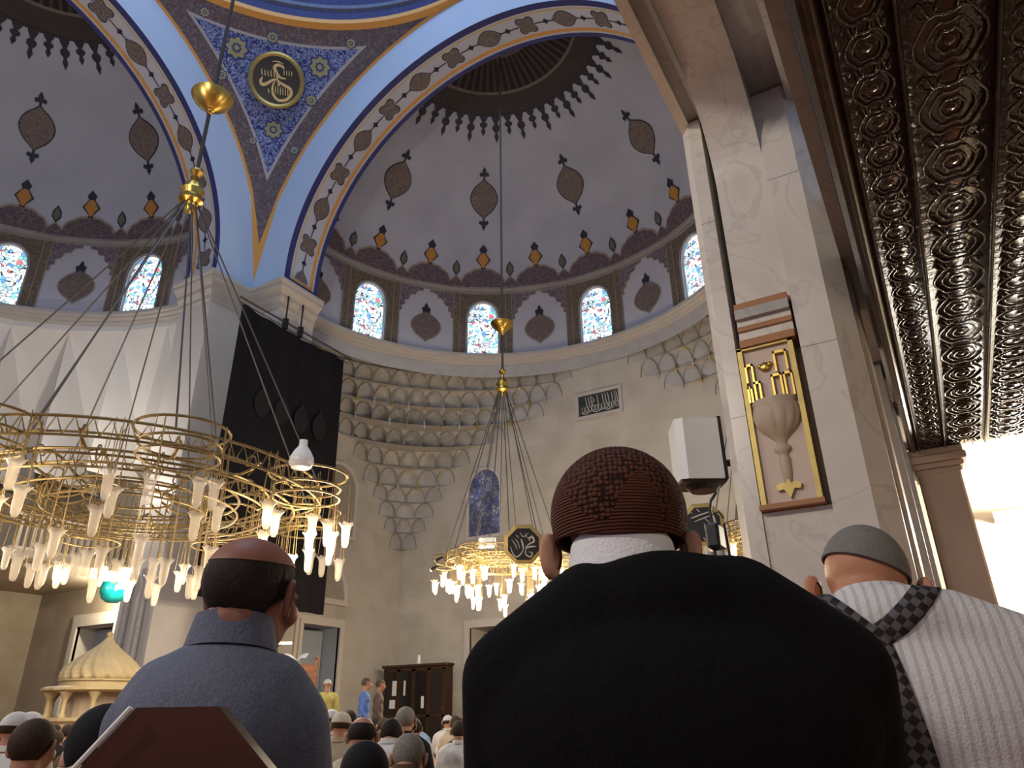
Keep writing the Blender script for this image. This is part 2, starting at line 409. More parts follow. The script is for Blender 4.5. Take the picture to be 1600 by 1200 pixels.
# ---------------------------------------------------------------- semi-dome bay
ZC = 18.5   # spring cornice of the semi-dome
SILL = 15.2
def semidome(name, label, loc, rz, angs=(-100, 100)):
    b = MB(); mats = [M['dome'], M['lozenge'], M['ink'], M['outline'], M['crest'], M['fin_orange'], M['fin_grey'], M['grey_brown']]
    el0 = asin((ZC-ZD)/RD)
    A0, A1 = angs
    def sp(az, el, d=0):
        r = RD-d; return (r*cos(el)*sin(az), r*cos(el)*cos(az), ZD+r*sin(el))
    def full(u, v):
        az = (-90+180*u)*D; el = el0+(pi/2-el0)*v
        return sp(az, el)
    b.grid(full, 90, 40, 0)
    def decal(poly, az0, el_c, d, mi):
        """polygon in metres on the dome around (az0, el_c)"""
        pts = []
        n = len(poly)
        for i in range(n):
            p, q = poly[i], poly[(i+1) % n]; k = max(1, int(hypot(p[0]-q[0], p[1]-q[1])/.35))
            for j in range(k): pts.append((p[0]+(q[0]-p[0])*j/k, p[1]+(q[1]-p[1])*j/k))
        def mp(x, y):
            el = el_c+y/RD; return sp(az0+x/(RD*cos(el)), el, d)
        cx = sum(p[0] for p in pts)/len(pts); cy = sum(p[1] for p in pts)/len(pts)
        vs = [mp(cx, cy)]+[mp(*p) for p in pts]; m_ = len(pts)
        b.add(vs, [(0, 1+(i+1) % m_, 1+i) for i in range(m_)], mi)
    for k in range(-2, 3):
        az = 2*k*DEL*D
        if abs(az) > 88*D: continue
        for e in (37.65*D,):
            decal(lozenge(1.26, 1.80), az, e, .020, 2); decal(lozenge(1.17, 1.69), az, e, .035, 1)
            decal(fleur(.56, 1), az, e+.85/RD, .03, 2); decal(fleur(.56, -1), az, e-.85/RD, .03, 2)
    # spikes hanging from the crown ring
    for k in range(-13, 14):
        az = k*6.9*D
        if abs(az) > 89*D: continue
        L = 1.15 if k % 2 == 0 else .85
        P = [(.24, .05), (.20, -.1), (.09, -.18), (.08, -.3), (.2, -.38), (.2, -.5), (.07, -.6), (.06, -.7), (.12, -.78), (0, -1), (-.12, -.78), (-.06, -.7), (-.07, -.6), (-.2, -.5), (-.2, -.38), (-.08, -.3), (-.09, -.18), (-.20, -.1), (-.24, .05)]
        decal([(x*.82, y*L) for x, y in P], az, 61.2*D, .03, 2)
    # crest over the cornice
    for k in range(-6, 7):
        az = k*DEL*D; w = RD*DEL*D
        if abs(az) < 92*D:
            big = []
            for j in range(0, 17):
                t = j/16; x = (t-.5)*w*.74; y = .34+.52*sin(pi*t)**.7+.05*abs(sin(pi*t*5))
                big.append((x, y))
            big = [(-w*.37, -.02)]+big+[(w*.37, -.02)]; big = list(reversed(big))
            decal([(x*1.06, y*1.10+.01) for x, y in big], az, el0, .02, 3)
            decal(big, az, el0, .035, 4)
            decal([(x*1.25, y*1.2+.84) for x, y in [(0, 0), (.07, .05), (.08, .16), (.27, .40), (.10, .66), (.10, .72), (.15, .8), (0, 1.0), (-.15, .8), (-.10, .72), (-.10, .66), (-.27, .40), (-.08, .16), (-.07, .05)]], az, el0, .03, 2)
            decal([(x*1.04, y*1.06+.90) for x, y in [(0, .05), (.07, .08), (.08, .16), (.25, .40), (.10, .66), (0, .72), (-.10, .66), (-.25, .40), (-.08, .16), (-.07, .08)]], az, el0, .045, 5)
        az2 = (k+.5)*DEL*D
        if abs(az2) < 92*D:
            decal([(w*.17, -.02), (w*.17, .2), (w*.08, .4), (0, .58), (-w*.08, .4), (-w*.17, .2), (-w*.17, -.02)], az2, el0, .024, 3)
            decal([(w*.14, -.02), (w*.14, .18), (w*.06, .36), (0, .5), (-w*.06, .36), (-w*.14, .18), (-w*.14, -.02)], az2, el0, .04, 4)
            decal([(x*1.1, y*1.25+.54) for x, y in [(0, 0), (.05, .05), (.16, .2), (.14, .38), (0, .58), (-.14, .38), (-.16, .2), (-.05, .05)]], az2, el0, .03, 2)
            decal([(x*.8, y*.95+.62) for x, y in [(0, 0), (.05, .05), (.16, .2), (.14, .38), (0, .58), (-.14, .38), (-.16, .2), (-.05, .05)]], az2, el0, .045, 6)
    o = b.build(name, mats, None, 'all'); o.location = loc; o.rotation_euler = (0, 0, rz)
    struct(o, label, 'semi-dome')
    return o

def drum(loc, rz, side, which):
    """drum with windows, painted piers and medallions, between sill and dome cornice"""
    b = MB(); mats = [M['plaster'], M['strip'], M['outline'], M['purple'], M['lozenge'], M['ink'], M['cornice_dark']]
    R = RD
    def cy(az, z, d=0): return ((R-d)*sin(az), (R-d)*cos(az), z)
    wins = []
    hw = .70; z0, zr, zt = SILL+.1, 17.05, 17.88      # window half width, spring, top
    def archz(x):  # pointed-arch outline height at |x|
        t = min(1, abs(x)/hw); return zr+(zt-zr)*sqrt(max(0, 1-t**2.0))
    segs = []
    for k in range(-6, 7):
        c = k*DEL*D
        if k % 2 == 0:
            if abs(c) > 80*D: 
                continue
            n = 12
            a0 = c-hw/R; a1 = c+hw/R
            # wall above the window opening, column by column
            for j in range(n):
                u0, u1 = -hw+2*hw*j/n, -hw+2*hw*(j+1)/n
                for (zz0a, zz0b, zz1) in ((archz(u0), archz(u1), ZC),):
                    b.add([cy(c+u0/R, zz0a), cy(c+u1/R, zz0b), cy(c+u1/R, zz1), cy(c+u0/R, zz1)], [(0, 1, 2, 3)], 1)
                b.add([cy(c+u0/R, archz(u0)), cy(c+u1/R, archz(u1)), cy(c+u1/R, archz(u1), -.3), cy(c+u0/R, archz(u0), -.3)], [(0, 1, 2, 3)], 0)
                b.add([cy(c+u0/R, z0), cy(c+u1/R, z0), cy(c+u1/R, SILL-.1), cy(c+u0/R, SILL-.1)], [(0, 1, 2, 3)], 0)
            for u in (-hw, hw): b.add([cy(c+u/R, z0), cy(c+u/R, zr), cy(c+u/R, zr, -.3), cy(c+u/R, z0, -.3)], [(0, 1, 2, 3)], 0)
            b.add([cy(a0, z0), cy(a1, z0), cy(a1, z0, -.3), cy(a0, z0, -.3)], [(0, 1, 2, 3)], 0)
            segs.append((a0, a1)); wins.append(c)
            for sgn in (-1, 1):
                aa, bb = sorted((c+sgn*.70/R, c+sgn*1.04/R)); b.grid(lambda u, v: cy(aa+(bb-aa)*u, SILL+.05+(ZC-SILL-.05)*v, .012), 2, 1, 1)
            # thin white jamb line round the window
            pts = [cy(c-hw/R*1.06, z0, .01)]+[cy(c+u*1.06/R, archz(u)+.05, .02) for u in [-hw+2*hw*j/16 for j in range(17)]]+[cy(c+hw/R*1.06, z0, .01)]
            b.tube(pts, .028, 6, 6)
            # painted strips either side (with gilt edges)
            for sgn in (-1, 1):
                x0, x1 = sgn*1.02, sgn*1.30
                aa, bb = sorted((c+x0/R, c+x1/R))
                b.grid(lambda u, v: cy(aa+(bb-aa)*u, SILL+(ZC-SILL)*v, .03), 2, 1, 1)
                for e in (aa, bb): b.tube([cy(e, SILL, .04), cy(e, ZC, .04)], .026, 5, 2)
        else:
            # white bay with scalloped spandrels and hanging medallion
            wb = 2*DEL*D*R/2-1.30-.0; wb = (2*DEL*D*R-2*1.30)/2*1.0
            def pm(x, y, d): return cy(c+x/R, y, d)
            top = ZC
            for sgn in (-1, 1):
                P = [(wb, top), (wb, 16.95), (wb*.90, 17.0), (wb*.94, 17.2), (wb*.80, 17.3), (wb*.82, 17.5), (wb*.66, 17.6), (wb*.60, 17.85), (wb*.42, 17.9), (wb*.36, 18.1), (wb*.12, 18.16), (wb*.1, top)]
                P = [(sgn*x, y) for x, y in P]
                if sgn > 0: P = list(reversed(P))
                # triangulate as fan strips
                for i in range(len(P)-1):
                    q0, q1 = P[i], P[i+1]
                    if abs(q0[1]-top) < 1e-6 and abs(q1[1]-top) < 1e-6: continue
                    b.add([pm(q0[0], q0[1], .02), pm(q1[0], q1[1], .02), pm(q1[0], top, .02), pm(q0[0], top, .02)], [(0, 1, 2, 3)], 3)
                b.tube([pm(x, min(y, top), .03) for x, y in P if y < top], .02, 5, 2)
            def fan(poly, zc, d, mi):
                n = len(poly); b.add([pm(0, zc, d)]+[pm(x, zc+y, d) for x, y in poly], [(0, 1+(i+1) % n, 1+i) for i in range(n)], mi)
            fan(lozenge(1.36, 1.56), 16.4, .03, 2); fan(lozenge(1.26, 1.44), 16.4, .045, 4); 
            fan([(x, y+.66) for x, y in fleur(.5)], 16.4, .04, 5)
    # plain wall behind the ranges between windows
    edges = [-92*D]+[e for sg in segs for e in sg]+[92*D]
    for i in range(0, len(edges), 2):
        e0, e1 = edges[i], edges[i+1]; n = max(1, int((e1-e0)/(3*D)))
        b.grid(lambda u, v: cy(e0+(e1-e0)*u, SILL-.1+(ZC-SILL+.1)*v), n, 1, 0)
    # upper cornice moulding
    pr = [(0, ZC-.22), (.06, ZC-.2), (.06, ZC-.12), (.16, ZC-.06), (.20, ZC+.02), (.16, ZC+.08), (.02, ZC+.1)]
    b.grid(lambda u, v: cy((-92+184*u)*D, pr[min(6, int(round(v*6)))][1], pr[min(6, int(round(v*6)))][0]), 72, 6, 6)
    o = b.build('drum_wall', mats); o.location = loc; o.rotation_euler = (0, 0, rz)
    struct(o, 'painted drum wall with medallions between the arched windows of the %s semi-dome' % side, 'wall')
    # windows
    for i, c in enumerate(wins):
        if (side == 'right' and c > 40*D) or (side == 'left' and c < -5*D): continue
        g = MB(); n = 14
        P = [(-hw, z0), (hw, z0)]+[(hw-2*hw*j/n, archz(hw-2*hw*j/n)) for j in range(n+1)]
        tf = Matrix.Translation(loc) @ Matrix.Rotation(rz, 4, 'Z') @ Matrix.Rotation(-c, 4, 'Z') @ Matrix.Translation((0, R+.12, 0))
        fr = MB()
        inner = [(x*.94, z0+.05+(z-z0)*.965) for x, z in P]
        for j in range(len(P)):
            k = (j+1) % len(P)
            vs = [(P[j][0], -.04, P[j][1]), (P[k][0], -.04, P[k][1]), (inner[k][0], -.04, inner[k][1]), (inner[j][0], -.04, inner[j][1]), (inner[k][0], .03, inner[k][1]), (inner[j][0], .03, inner[j][1])]
            fr.add(vs, [(0, 1, 2, 3), (3, 2, 4, 5)], 0)
        fo = fr.build('window_%d' % which[0], M['plaster_white']); which[0] += 1
        fo.matrix_world = tf
        struct(fo, 'arched stained glass window in the %s drum, number %s from the centre' % (side, 'zero'), 'window')
        kk = round(c/D/DEL/2)
        nm = {('right', 0): 'arched stained glass drum window above the calligraphy plaque', ('right', -1): 'arched stained glass drum window right behind the hanging brass bowl', ('right', -2): 'leftmost arched stained glass window of the right semi-dome', ('right', 1): 'stained glass drum window half hidden by the marble pier',
              ('left', 2): 'arched stained glass drum window nearest the roundel, left semi-dome', ('left', 1): 'arched stained glass window cut by the left edge of the photo', ('left', 0): 'arched stained glass window beyond the left edge'}[(side, kk)]
        fo['label'] = nm
        g.add([(x, .0, z) for x, z in inner]+[(x, .03, z) for x, z in inner], [tuple(range(len(inner))), tuple(range(2*len(inner)-1, len(inner)-1, -1))], 0)
        g.build('stained_glass', M['glass_lit'], fo)
    return o
WN = [1]
RLOC = (HX, HY+S+TT, 0); LLOC = (HX-S-TT, HY, 0)
semidome('semi_dome', 'dim blue-grey semi-dome with hanging medallions and dark crown rosette, centre of photo', RLOC, 0)
semidome('semi_dome', 'grey semi-dome with painted medallions cut by the left edge of the photo', LLOC, pi/2)
drum(RLOC, 0, 'right', WN); drum(LLOC, pi/2, 'left', WN)

# ledge (sill cornice) of each drum
def ledge(loc, rz, label):
    b = MB(); prof = [(0, 15.22), (.10, 15.21), (.38, 15.17), (.40, 15.10), (.40, 15.02), (.31, 14.97), (.31, 14.91), (.20, 14.84), (.20, 14.78), (.08, 14.70), (-.02, 14.66)]
    def p(u, v):
        i = min(len(prof)-1, int(round(v*(len(prof)-1)))); d, z = prof[i]; az = (-90+180*u)*D
        return ((RD+.1-d)*sin(az), (RD+.1-d)*cos(az), z)
    b.grid(p, 96, len(prof)-1, 0)
    # flat slab closing the corners above the muqarnas
    def q(u, v):
        az = (-90+180*u)*D; s_, c_ = sin(az), cos(az); m_ = max(abs(s_), abs(c_)); w = Vector((s_/m_*WB, c_/m_*RD if abs(s_)/WB < abs(c_)/RD else c_/m_*RD, 0))
        k = min(WB/abs(s_) if abs(s_) > 1e-6 else 1e9, (RD+.02)/abs(c_) if abs(c_) > 1e-6 else 1e9)
        r = RD+.08+(max(k, RD+.09)-RD-.08)*v
        return (r*s_, r*c_, 14.68)
    b.grid(q, 96, 1, 0)
    o = b.build('cornice', M['cornice'], None, True); o.location = loc; o.rotation_euler = (0, 0, rz)
    return struct(o, label, 'cornice')
ledge(RLOC, 0, 'curved marble ledge under the windows of the right semi-dome')
ledge(LLOC, pi/2, 'curved marble ledge under the windows of the left semi-dome')

# ---------------------------------------------------------------- arches of the hall
def arch(loc, rz, label, side):
    """local: arch plane y=0, opening centre x=0, soffit runs to y=TT"""
    b = MB(); mats = [M['plaster_blue'], M['plaster'], M['navy'], M['yellow'], M['orange'], M['lozenge'], M['ink']]
    N = 96
    zb = 15.15
    # front face from soffit edge to extrados S
    b.grid(lambda u, v: (-(RA+(S-RA)*v)*cos(pi*u), 0, ZS+(RA+(S-RA)*v)*sin(pi*u)), N, 3, 0)
    for sg in (-1, 1): b.grid(lambda u, v: (sg*(RA+(S-RA)*v), 0, 14.9+(ZS-14.9)*u), 1, 1, 0)
    # soffit
    def sf(t, y, d=0):  # t in degrees from the spring
        a = t*D
        if t < 0: return (-(RA-d), y, ZS+t*D*RA)
        if t > 180: return ((RA-d), y, ZS-(t-180)*D*RA)
        return (-(RA-d)*cos(a), y, ZS+(RA-d)*sin(a))
    t0 = -(ZS-zb)/RA/D; t1 = 180-t0
    def band(y0, y1, mi, d=.0, ta=t0, tb=t1): b.grid(lambda u, v: sf(ta+(tb-ta)*u, y0+(y1-y0)*v, d), N, 1, mi)
    band(0, TT, 1)
    tl = t0-.6/RA/D
    b.grid(lambda u, v: sf(tl+(t0-tl)*u, TT*v), 1, 1, 0); b.grid(lambda u, v: sf(t1+(t0-tl)*u, TT*v), 1, 1, 0)
    for y0, y1, mi in ((0, .25, 2), (.33, .375, 3), (TT-.40, TT-.27, 4), (TT-.18, TT, 2)): band(y0, y1, mi, .006, t0+1.2, t1-1.2)
    band(.0, TT, 2, .007, t0, t0+1.6); band(.33, TT-.27, 4, .009, t0+1.6, t0+2.3)
    def dec(poly, tc, yc, mi, d, rot=0):
        n = len(poly); vs = [sf(tc, yc, d)]+[sf(tc+y/RA/D, yc+x, d) for x, y in poly]
        b.add(vs, [(0, 1+i, 1+(i+1) % n) for i in range(n)], mi)
    for k in range(0, 16):
        tc = k*11.78; yc = .78
        if k % 2 == 0:
            if k == 0: dec([(x, max(y, 0)) for x, y in lozenge(.62, 1.0)], tc-.0, yc, 5, .014)
            else: dec(lozenge(.66, 1.0), tc, yc, 5, .014); dec(lozenge(.72, 1.06), tc, yc, 6, .010)
        else: dec([(x*cos(pi/4)-y*sin(pi/4), x*sin(pi/4)+y*cos(pi/4)) for x, y in quatre(.88)], tc, yc, 6, .010); dec([(x*cos(pi/4)-y*sin(pi/4), x*sin(pi/4)+y*cos(pi/4)) for x, y in quatre(.80)], tc, yc, 5, .014)
        if k < 15:
            tm = tc+5.89; dec(quatre(.24), tm, yc, 6, .014)
            dec([(-.02, -.46), (.02, -.46), (.02, .46), (-.02, .46)], tm, yc, 6, .012)
    o = b.build('arch', mats, None, False); o.location = loc; o.rotation_euler = (0, 0, rz)
    return struct(o, label, 'arch')
arch((HX, HY+S, 0), 0, 'great pale arch with painted soffit framing the right semi-dome', 'r')
arch((HX-S, HY, 0), pi/2, 'great blue-lit arch with painted soffit framing the left semi-dome', 'l')
# closing rings between arch soffit and the wider semi-dome
for loc, rz, nm in (((HX, HY+S+TT, 0), 0, 'right'), ((HX-S-TT, HY, 0), pi/2, 'left')):
    b = MB(); b.grid(lambda u, v: (-(RA+(RD+.4-RA)*v)*cos(pi*u), 0, ZS+(RA+(RD+2.4-RA)*v)*sin(pi*u)), 64, 1, 0)
    b.box(-RD-.4, -RA, -.02, 0, 14.5, ZS); b.box(RA, RD+.4, -.02, 0, 14.5, ZS)
    o = b.build('arch_back', M['plaster']); o.location = loc; o.rotation_euler = (0, 0, rz); struct(o, 'plaster wall behind the %s arch soffit' % nm, 'wall')

# pendentive
rho = S*sqrt(2)
def pend(ph0, label):
    b = MB()
    def p(u, v):
        a = (ph0+90*u)*D; r0 = S; r1 = S/max(abs(cos(a)), abs(sin(a))); r = min(rho*.99999, r0+(r1-r0)*v)
        return (r*cos(a), r*sin(a), sqrt(max(0, rho*rho-r*r)))
    b.grid(lambda u, v: p(.5-.5*cos(pi*u), sin(v*pi/2)), 64, 48, 0)
    if ph0 == 90:   # painted rosettes
        for (x, y, z), rr_ in (((-8.01, 5.94, 8.2), .42), ((-5.92, 8.12, 8.1), .42), ((-8.04, 8.11, 6.01), .36), ((-8.7, 6.0, 7.3), .2), ((-6.6, 8.5, 7.1), .22), ((-7.63, 8.89, 5.42), .16), ((-8.7, 7.78, 5.52), .14), ((-4.6, 8.3, 8.75), .2), ((-6.93, 6.6, 8.75), .22), ((-8.25, 4.6, 8.8), .18)):
            c0 = Vector((x, y, z)).normalized(); u_ = Vector((0, 0, 1)).cross(c0).normalized(); w_ = c0.cross(u_)
            for q, mi, dd in ((1.15, 2, .015), (.92, 1, .03), (.45, 2, .04), (.25, 1, .05)):
                ring = [(c0*rho+(u_*cos(2*pi*k/40)+w_*sin(2*pi*k/40))*rr_*q*(.88+.12*cos(8*2*pi*k/40))).normalized()*(rho-dd) for k in range(40)]
                b.add([c0*(rho-dd)]+ring, [(0, 1+(k+1) % 40, 1+k) for k in range(40)], mi)
    o = b.build('pendentive', [M['pendentive'], plain('rosette_yellow', (.30, .29, .15), .6, 0, .35, 14), plain('rosette_blue', (.035, .055, .20), .6, 0, .3, 10)], None, 'all'); o.location = (HX, HY, ZS); struct(o, label, 'pendentive'); return o
pend(90, 'blue arabesque pendentive with brown border carrying the black roundel')
pend(0, 'blue arabesque pendentive hidden beyond the top edge of the photo')
# ring and blue dome above
b = MB()
def ringp(prof):
    def f(u, v):
        i = int(round(v*(len(prof)-1))); r, z = prof[i]; a = 2*pi*u; return (r*cos(a), r*sin(a), z)
    return f
pr = [(S+.05, 24.58), (S-.18, 24.66), (S-.18, 24.86), (S+.02, 24.94)]
b.grid(ringp(pr), 128, 3, 0)
pr = [(S+.02, 24.94), (S+.0, 25.5)]; b.grid(ringp(pr), 128, 1, 1)
pr = [(S, 25.5), (S-.1, 25.56), (S-.1, 25.74), (S, 25.8)]; b.grid(ringp(pr), 128, 3, 2)
pr = [(S, 25.8)]+[(S*cos(a*D), 25.8+S*sin(a*D)) for a in (4, 8, 12, 16, 20)]; b.grid(ringp(pr), 128, 5, 1)
M['dome_blue'] = arabesque('deep_blue_dome_painting', (.010, .014, .10), (.02, .035, .16), (.04, .06, .18), 3.0)
o = b.build('central_dome', [M['orange'], M['dome_blue'], plain('pale_blue_band', (.10, .13, .22), .6, 0, .3, 6)], None, True); o.location = (HX, HY, 0)
struct(o, 'deep blue base of the central dome with ochre ring at the top edge', 'dome')

# ---------------------------------------------------------------- walls and piers
def wall(b, o0, u, L, z0, z1, nrm, holes=(), depth=.5, mi=0, mr=1, mb=2):
    """vertical wall from o0 along u, length L; holes (s0,s1,h0,h1) get reveals going along -nrm and a back plate"""
    o0, u, nrm = Vector((*o0, 0)), Vector((*u, 0)), Vector((*nrm, 0))
    ss = sorted({0, L, *[h[0] for h in holes], *[h[1] for h in holes]}); zs_ = sorted({z0, z1, *[h[2] for h in holes], *[h[3] for h in holes]})
    P = lambda s_, z, d=0: o0+u*s_+Vector((0, 0, z))-nrm*d
    for i in range(len(ss)-1):
        for j in range(len(zs_)-1):
            sc, zc = (ss[i]+ss[i+1])/2, (zs_[j]+zs_[j+1])/2
            if any(h[0] < sc < h[1] and h[2] < zc < h[3] for h in holes): continue
            b.add([P(ss[i], zs_[j]), P(ss[i+1], zs_[j]), P(ss[i+1], zs_[j+1]), P(ss[i], zs_[j+1])], [(0, 1, 2, 3)], mi)
    for h in holes:
        s0, s1, h0, h1 = h[:4]; d = h[4] if len(h) > 4 else depth
        b.add([P(s0, h0), P(s0, h1), P(s0, h1, d), P(s0, h0, d)], [(0, 1, 2, 3)], mr); b.add([P(s1, h0), P(s1, h1), P(s1, h1, d), P(s1, h0, d)], [(0, 1, 2, 3)], mr)
        b.add([P(s0, h1), P(s1, h1), P(s1, h1, d), P(s0, h1, d)], [(0, 1, 2, 3)], mr); b.add([P(s0, h0), P(s1, h0), P(s1, h0, d), P(s0, h0, d)], [(0, 1, 2, 3)], mr)
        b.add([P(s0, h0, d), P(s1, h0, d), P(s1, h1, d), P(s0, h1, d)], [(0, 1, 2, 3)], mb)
XL = HX-WB; Y0 = HY+S+TT
# far wall of the right bay (faces -Y): holes: window, doors
fw_win = (-16.52, -15.10, 7.75, 10.0); 
b = MB(); L = 2*WB
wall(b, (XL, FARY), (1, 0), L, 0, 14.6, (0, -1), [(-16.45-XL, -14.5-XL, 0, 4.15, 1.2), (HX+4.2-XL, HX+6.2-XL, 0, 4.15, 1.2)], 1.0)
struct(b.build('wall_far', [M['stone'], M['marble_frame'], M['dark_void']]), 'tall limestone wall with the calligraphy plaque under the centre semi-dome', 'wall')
# left wall of the right bay (faces +X)
b = MB()
wall(b, (XL, Y0), (0, 1), FARY-Y0, 0, 14.6, (1, 0), [(19.75-Y0, 21.65-Y0, 0, 4.1, 1.1)], 1.0)
struct(b.build('wall_left', [M['stone'], M['bluish'], M['dark_void']]), 'limestone side wall with door and blind arches beside the black curtain', 'wall')
b = MB(); wall(b, (HX+WB, Y0), (0, 1), FARY-Y0, 0, 14.6, (-1, 0)); struct(b.build('wall_right', M['stone']), 'limestone side wall hidden behind the marble pier', 'wall')
# left bay
b = MB()
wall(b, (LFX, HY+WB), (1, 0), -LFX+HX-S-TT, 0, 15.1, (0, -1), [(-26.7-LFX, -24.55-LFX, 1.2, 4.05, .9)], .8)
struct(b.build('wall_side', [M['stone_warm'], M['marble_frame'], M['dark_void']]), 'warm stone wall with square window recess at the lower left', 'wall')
b = MB(); wall(b, (LFX, HY-WB), (0, 1), 2*WB, 0, 15.1, (1, 0)); struct(b.build('wall_back', M['stone_warm']), 'warm stone wall at the lower left corner of the photo', 'wall')
# corner pier P and capital
b = MB(); PX, PY = HX-S, HY+S
b.box(PX-TT, PX, PY-(S-RA), PY, 0, 14.45, 0); b.box(PX, PX+(S-RA), PY, PY+TT, 0, 14.45, 0); b.box(PX-TT, PX, PY, PY+TT, 0, 14.45, 0)
o = b.build('pier', [M['marble_frame']]); struct(o, 'tall plain stone pier between the two painted arches, black curtain in front', 'pier')
# capital following the pier outline
b = MB()
outl = [(PX-TT, PY-(S-RA)), (PX, PY-(S-RA)), (PX, PY), (PX+(S-RA), PY), (PX+(S-RA), PY+TT), ]
def offs(d):  # outward offset of the stepped outline
    return [(PX-TT, PY-(S-RA)-d), (PX+d, PY-(S-RA)-d), (PX+d, PY-d), (PX+(S-RA)+d, PY-d), (PX+(S-RA)+d, PY+TT)]
for (d0, z0), (d1, z1) in zip([(0, 14.0), (.05, 14.05), (.05, 14.2), (.18, 14.34), (.18, 14.48), (.36, 14.66), (.36, 14.78), (.42, 14.82), (.42, 14.94)], [(.05, 14.05), (.05, 14.2), (.18, 14.34), (.18, 14.48), (.36, 14.66), (.36, 14.78), (.42, 14.82), (.42, 14.94), (0, 15.12)]):
    A, B = offs(d0), offs(d1); b.add([(*p, z0) for p in A]+[(*p, z1) for p in B], [(i, i+1, 6+i, 5+i) for i in range(4)], 0)
struct(b.build('capital', M['cornice']), 'moulded stone capital on the pier between the painted arches', 'capital')

# folded Turkish triangles under the left ledge
b = MB()
def tri_pts():
    top, mid, bot = [], [], []
    return
NT_ = 14
for sgn in (1, -1):
    pass
def rr(az, k):
    """k=0 on the drum circle, k=1 on the rectangular wall"""
    s_, c_ = sin(az), cos(az); kk = min(WB/abs(s_) if abs(s_) > 1e-6 else 1e9, RD/abs(c_) if abs(c_) > 1e-6 else 1e9)
    r = (RD+.05)*(1-k)+max(kk, RD+.05)*k; return Vector((r*s_, r*c_, 0))
step = 180/NT_
for i in range(NT_+1):
    am = (-90+step*i)*D; a0, a1 = am-step/2*D, am+step/2*D; zb_ = 8.8
    n = rr(am, 0).normalized()
    Tm = rr(am, 0)+Vector((0, 0, 14.45))-n*.05
    B0, B1 = rr(a0, .92)+Vector((0, 0, zb_)), rr(a1, .92)+Vector((0, 0, zb_))
    R0 = rr(am+step*.12*D, .10)-n*.75+Vector((0, 0, zb_))
    Tn = rr(am+step*D, 0)+Vector((0, 0, 14.45))-rr(am+step*D, 0).normalized()*.05; Mid = rr(a1, .30)+Vector((0, 0, 12.6))
    b.add([Tm, R0, B0, B1], [(0, 2, 1), (0, 1, 3)], 0)
    if i < NT_: b.add([Tm, Tn, B1, Mid, rr(a1, 0)+Vector((0, 0, 14.6)), rr(am, 0)+Vector((0, 0, 14.7)), rr(am+step*D, 0)+Vector((0, 0, 14.7))], [(0, 3, 2), (3, 1, 2), (0, 1, 3), (5, 6, 1, 0)], 0)
o = b.build('folded_pendentive', M['plaster_white']); o.location = LLOC; o.rotation_euler = (0, 0, pi/2)
struct(o, 'white folded plaster triangles under the left semi-dome ledge', 'pendentive')

# muqarnas in the corners of the right bay
def muqarnas(cx, cy, sx, label):
    b = MB(); rows = [(14.6, 8.58, 17), (13.85, 8.1, 17), (13.1, 7.2, 15), (12.4, 5.3, 11), (11.7, 3.5, 7), (10.95, 2.75, 5), (10.2, 2.1, 4), (9.55, 1.65, 3), (8.9, 1.25, 3), (8.3, .8, 2), (7.6, .22, 1)]
    def fil(r, t, z):  # fillet arc of radius r, concave to the room, t 0..1 from the side wall to the far wall
        a = t*pi/2
        x = r*(1-cos(a)) if False else r-r*cos(a); y = r-r*sin(a)
        return Vector((cx+sx*(r-r*cos(a)), cy-(r-r*sin(a)), z))
    for i in range(len(rows)-1):
        z1, r1, n = rows[i]; z0, r0, _ = rows[i+1]
        nu, nv = 8, 6
        for c in range(n):
            def f(u, v):
                t = (c+u)/n; uu = (u-.5)*2; vv = v
                q = sqrt(uu*uu*.96+vv*vv*.96); k = 1-sqrt(max(0, 1-min(1, q)**2)) if q < 1 else 1.0
                zt = z0+(z1-z0)*v
                A = fil(r1, t, zt); B = fil(max(.02, r0*.97-.02), t, zt)
                return B.lerp(A, k)
            b.grid(f, nu, nv, 0)
            # rim line, gilded on some rows
            pts = []
            for j in range(11):
                a = pi*j/10; u = .5-.5*cos(a); v = sin(a)*.98
                p = fil(r1, (c+u)/n, z0+(z1-z0)*v); ctr = Vector((HX, Y0, p.z)); p += (ctr-p).normalized()*.015; pts.append(p)
            b.tube(pts, .022, 4, 1 if (i in (1, 4, 5)) and (c % 2 == 0) else 2)
            if i in (1, 2, 5):
                p = fil(r1, c/n, z0+.02); ctr = Vector((HX, Y0, p.z)); p += (ctr-p).normalized()*.05
                b.lathe([(.01, -.22), (.05, -.16), (.07, -.08), (.03, 0), (.05, .08), (.0, .14)], 6, p, 1 if c % 2 else 0)
        # soffit lip between rows
        b.grid(lambda u, v: fil(r1+(r0*.97-r1)*v, u, z0+.0), n*4, 1, 0)
    o = b.build('muqarnas', [M['stone_muq'], M['gold_dull'], M['muq_line']], None, False)
    return struct(o, label, 'muqarnas')
M['stone_muq'] = plain('carved_grey_stone', (.42, .415, .40), .6, 0, .22, 2.2)
M['muq_line'] = plain('carved_groove', (.27, .26, .235), .7, 0, .2, 5)
muqarnas(XL, FARY, 1, 'grey stone muqarnas hanging in the corner left of the second chandelier')
muqarnas(HX+WB, FARY, -1, 'grey stone muqarnas corner just left of the marble pier')
# fascia joining the drum circle to the far wall under the ledge
b = MB()
b.grid(lambda u, v: ((RD-.02)*sin((-90+180*u)*D), (RD-.02)*cos((-90+180*u)*D), 14.15+.55*v), 96, 1, 0)
o = b.build('frieze', M['stone_muq']); o.location = RLOC; struct(o, 'plain curved stone frieze under the centre ledge', 'frieze')

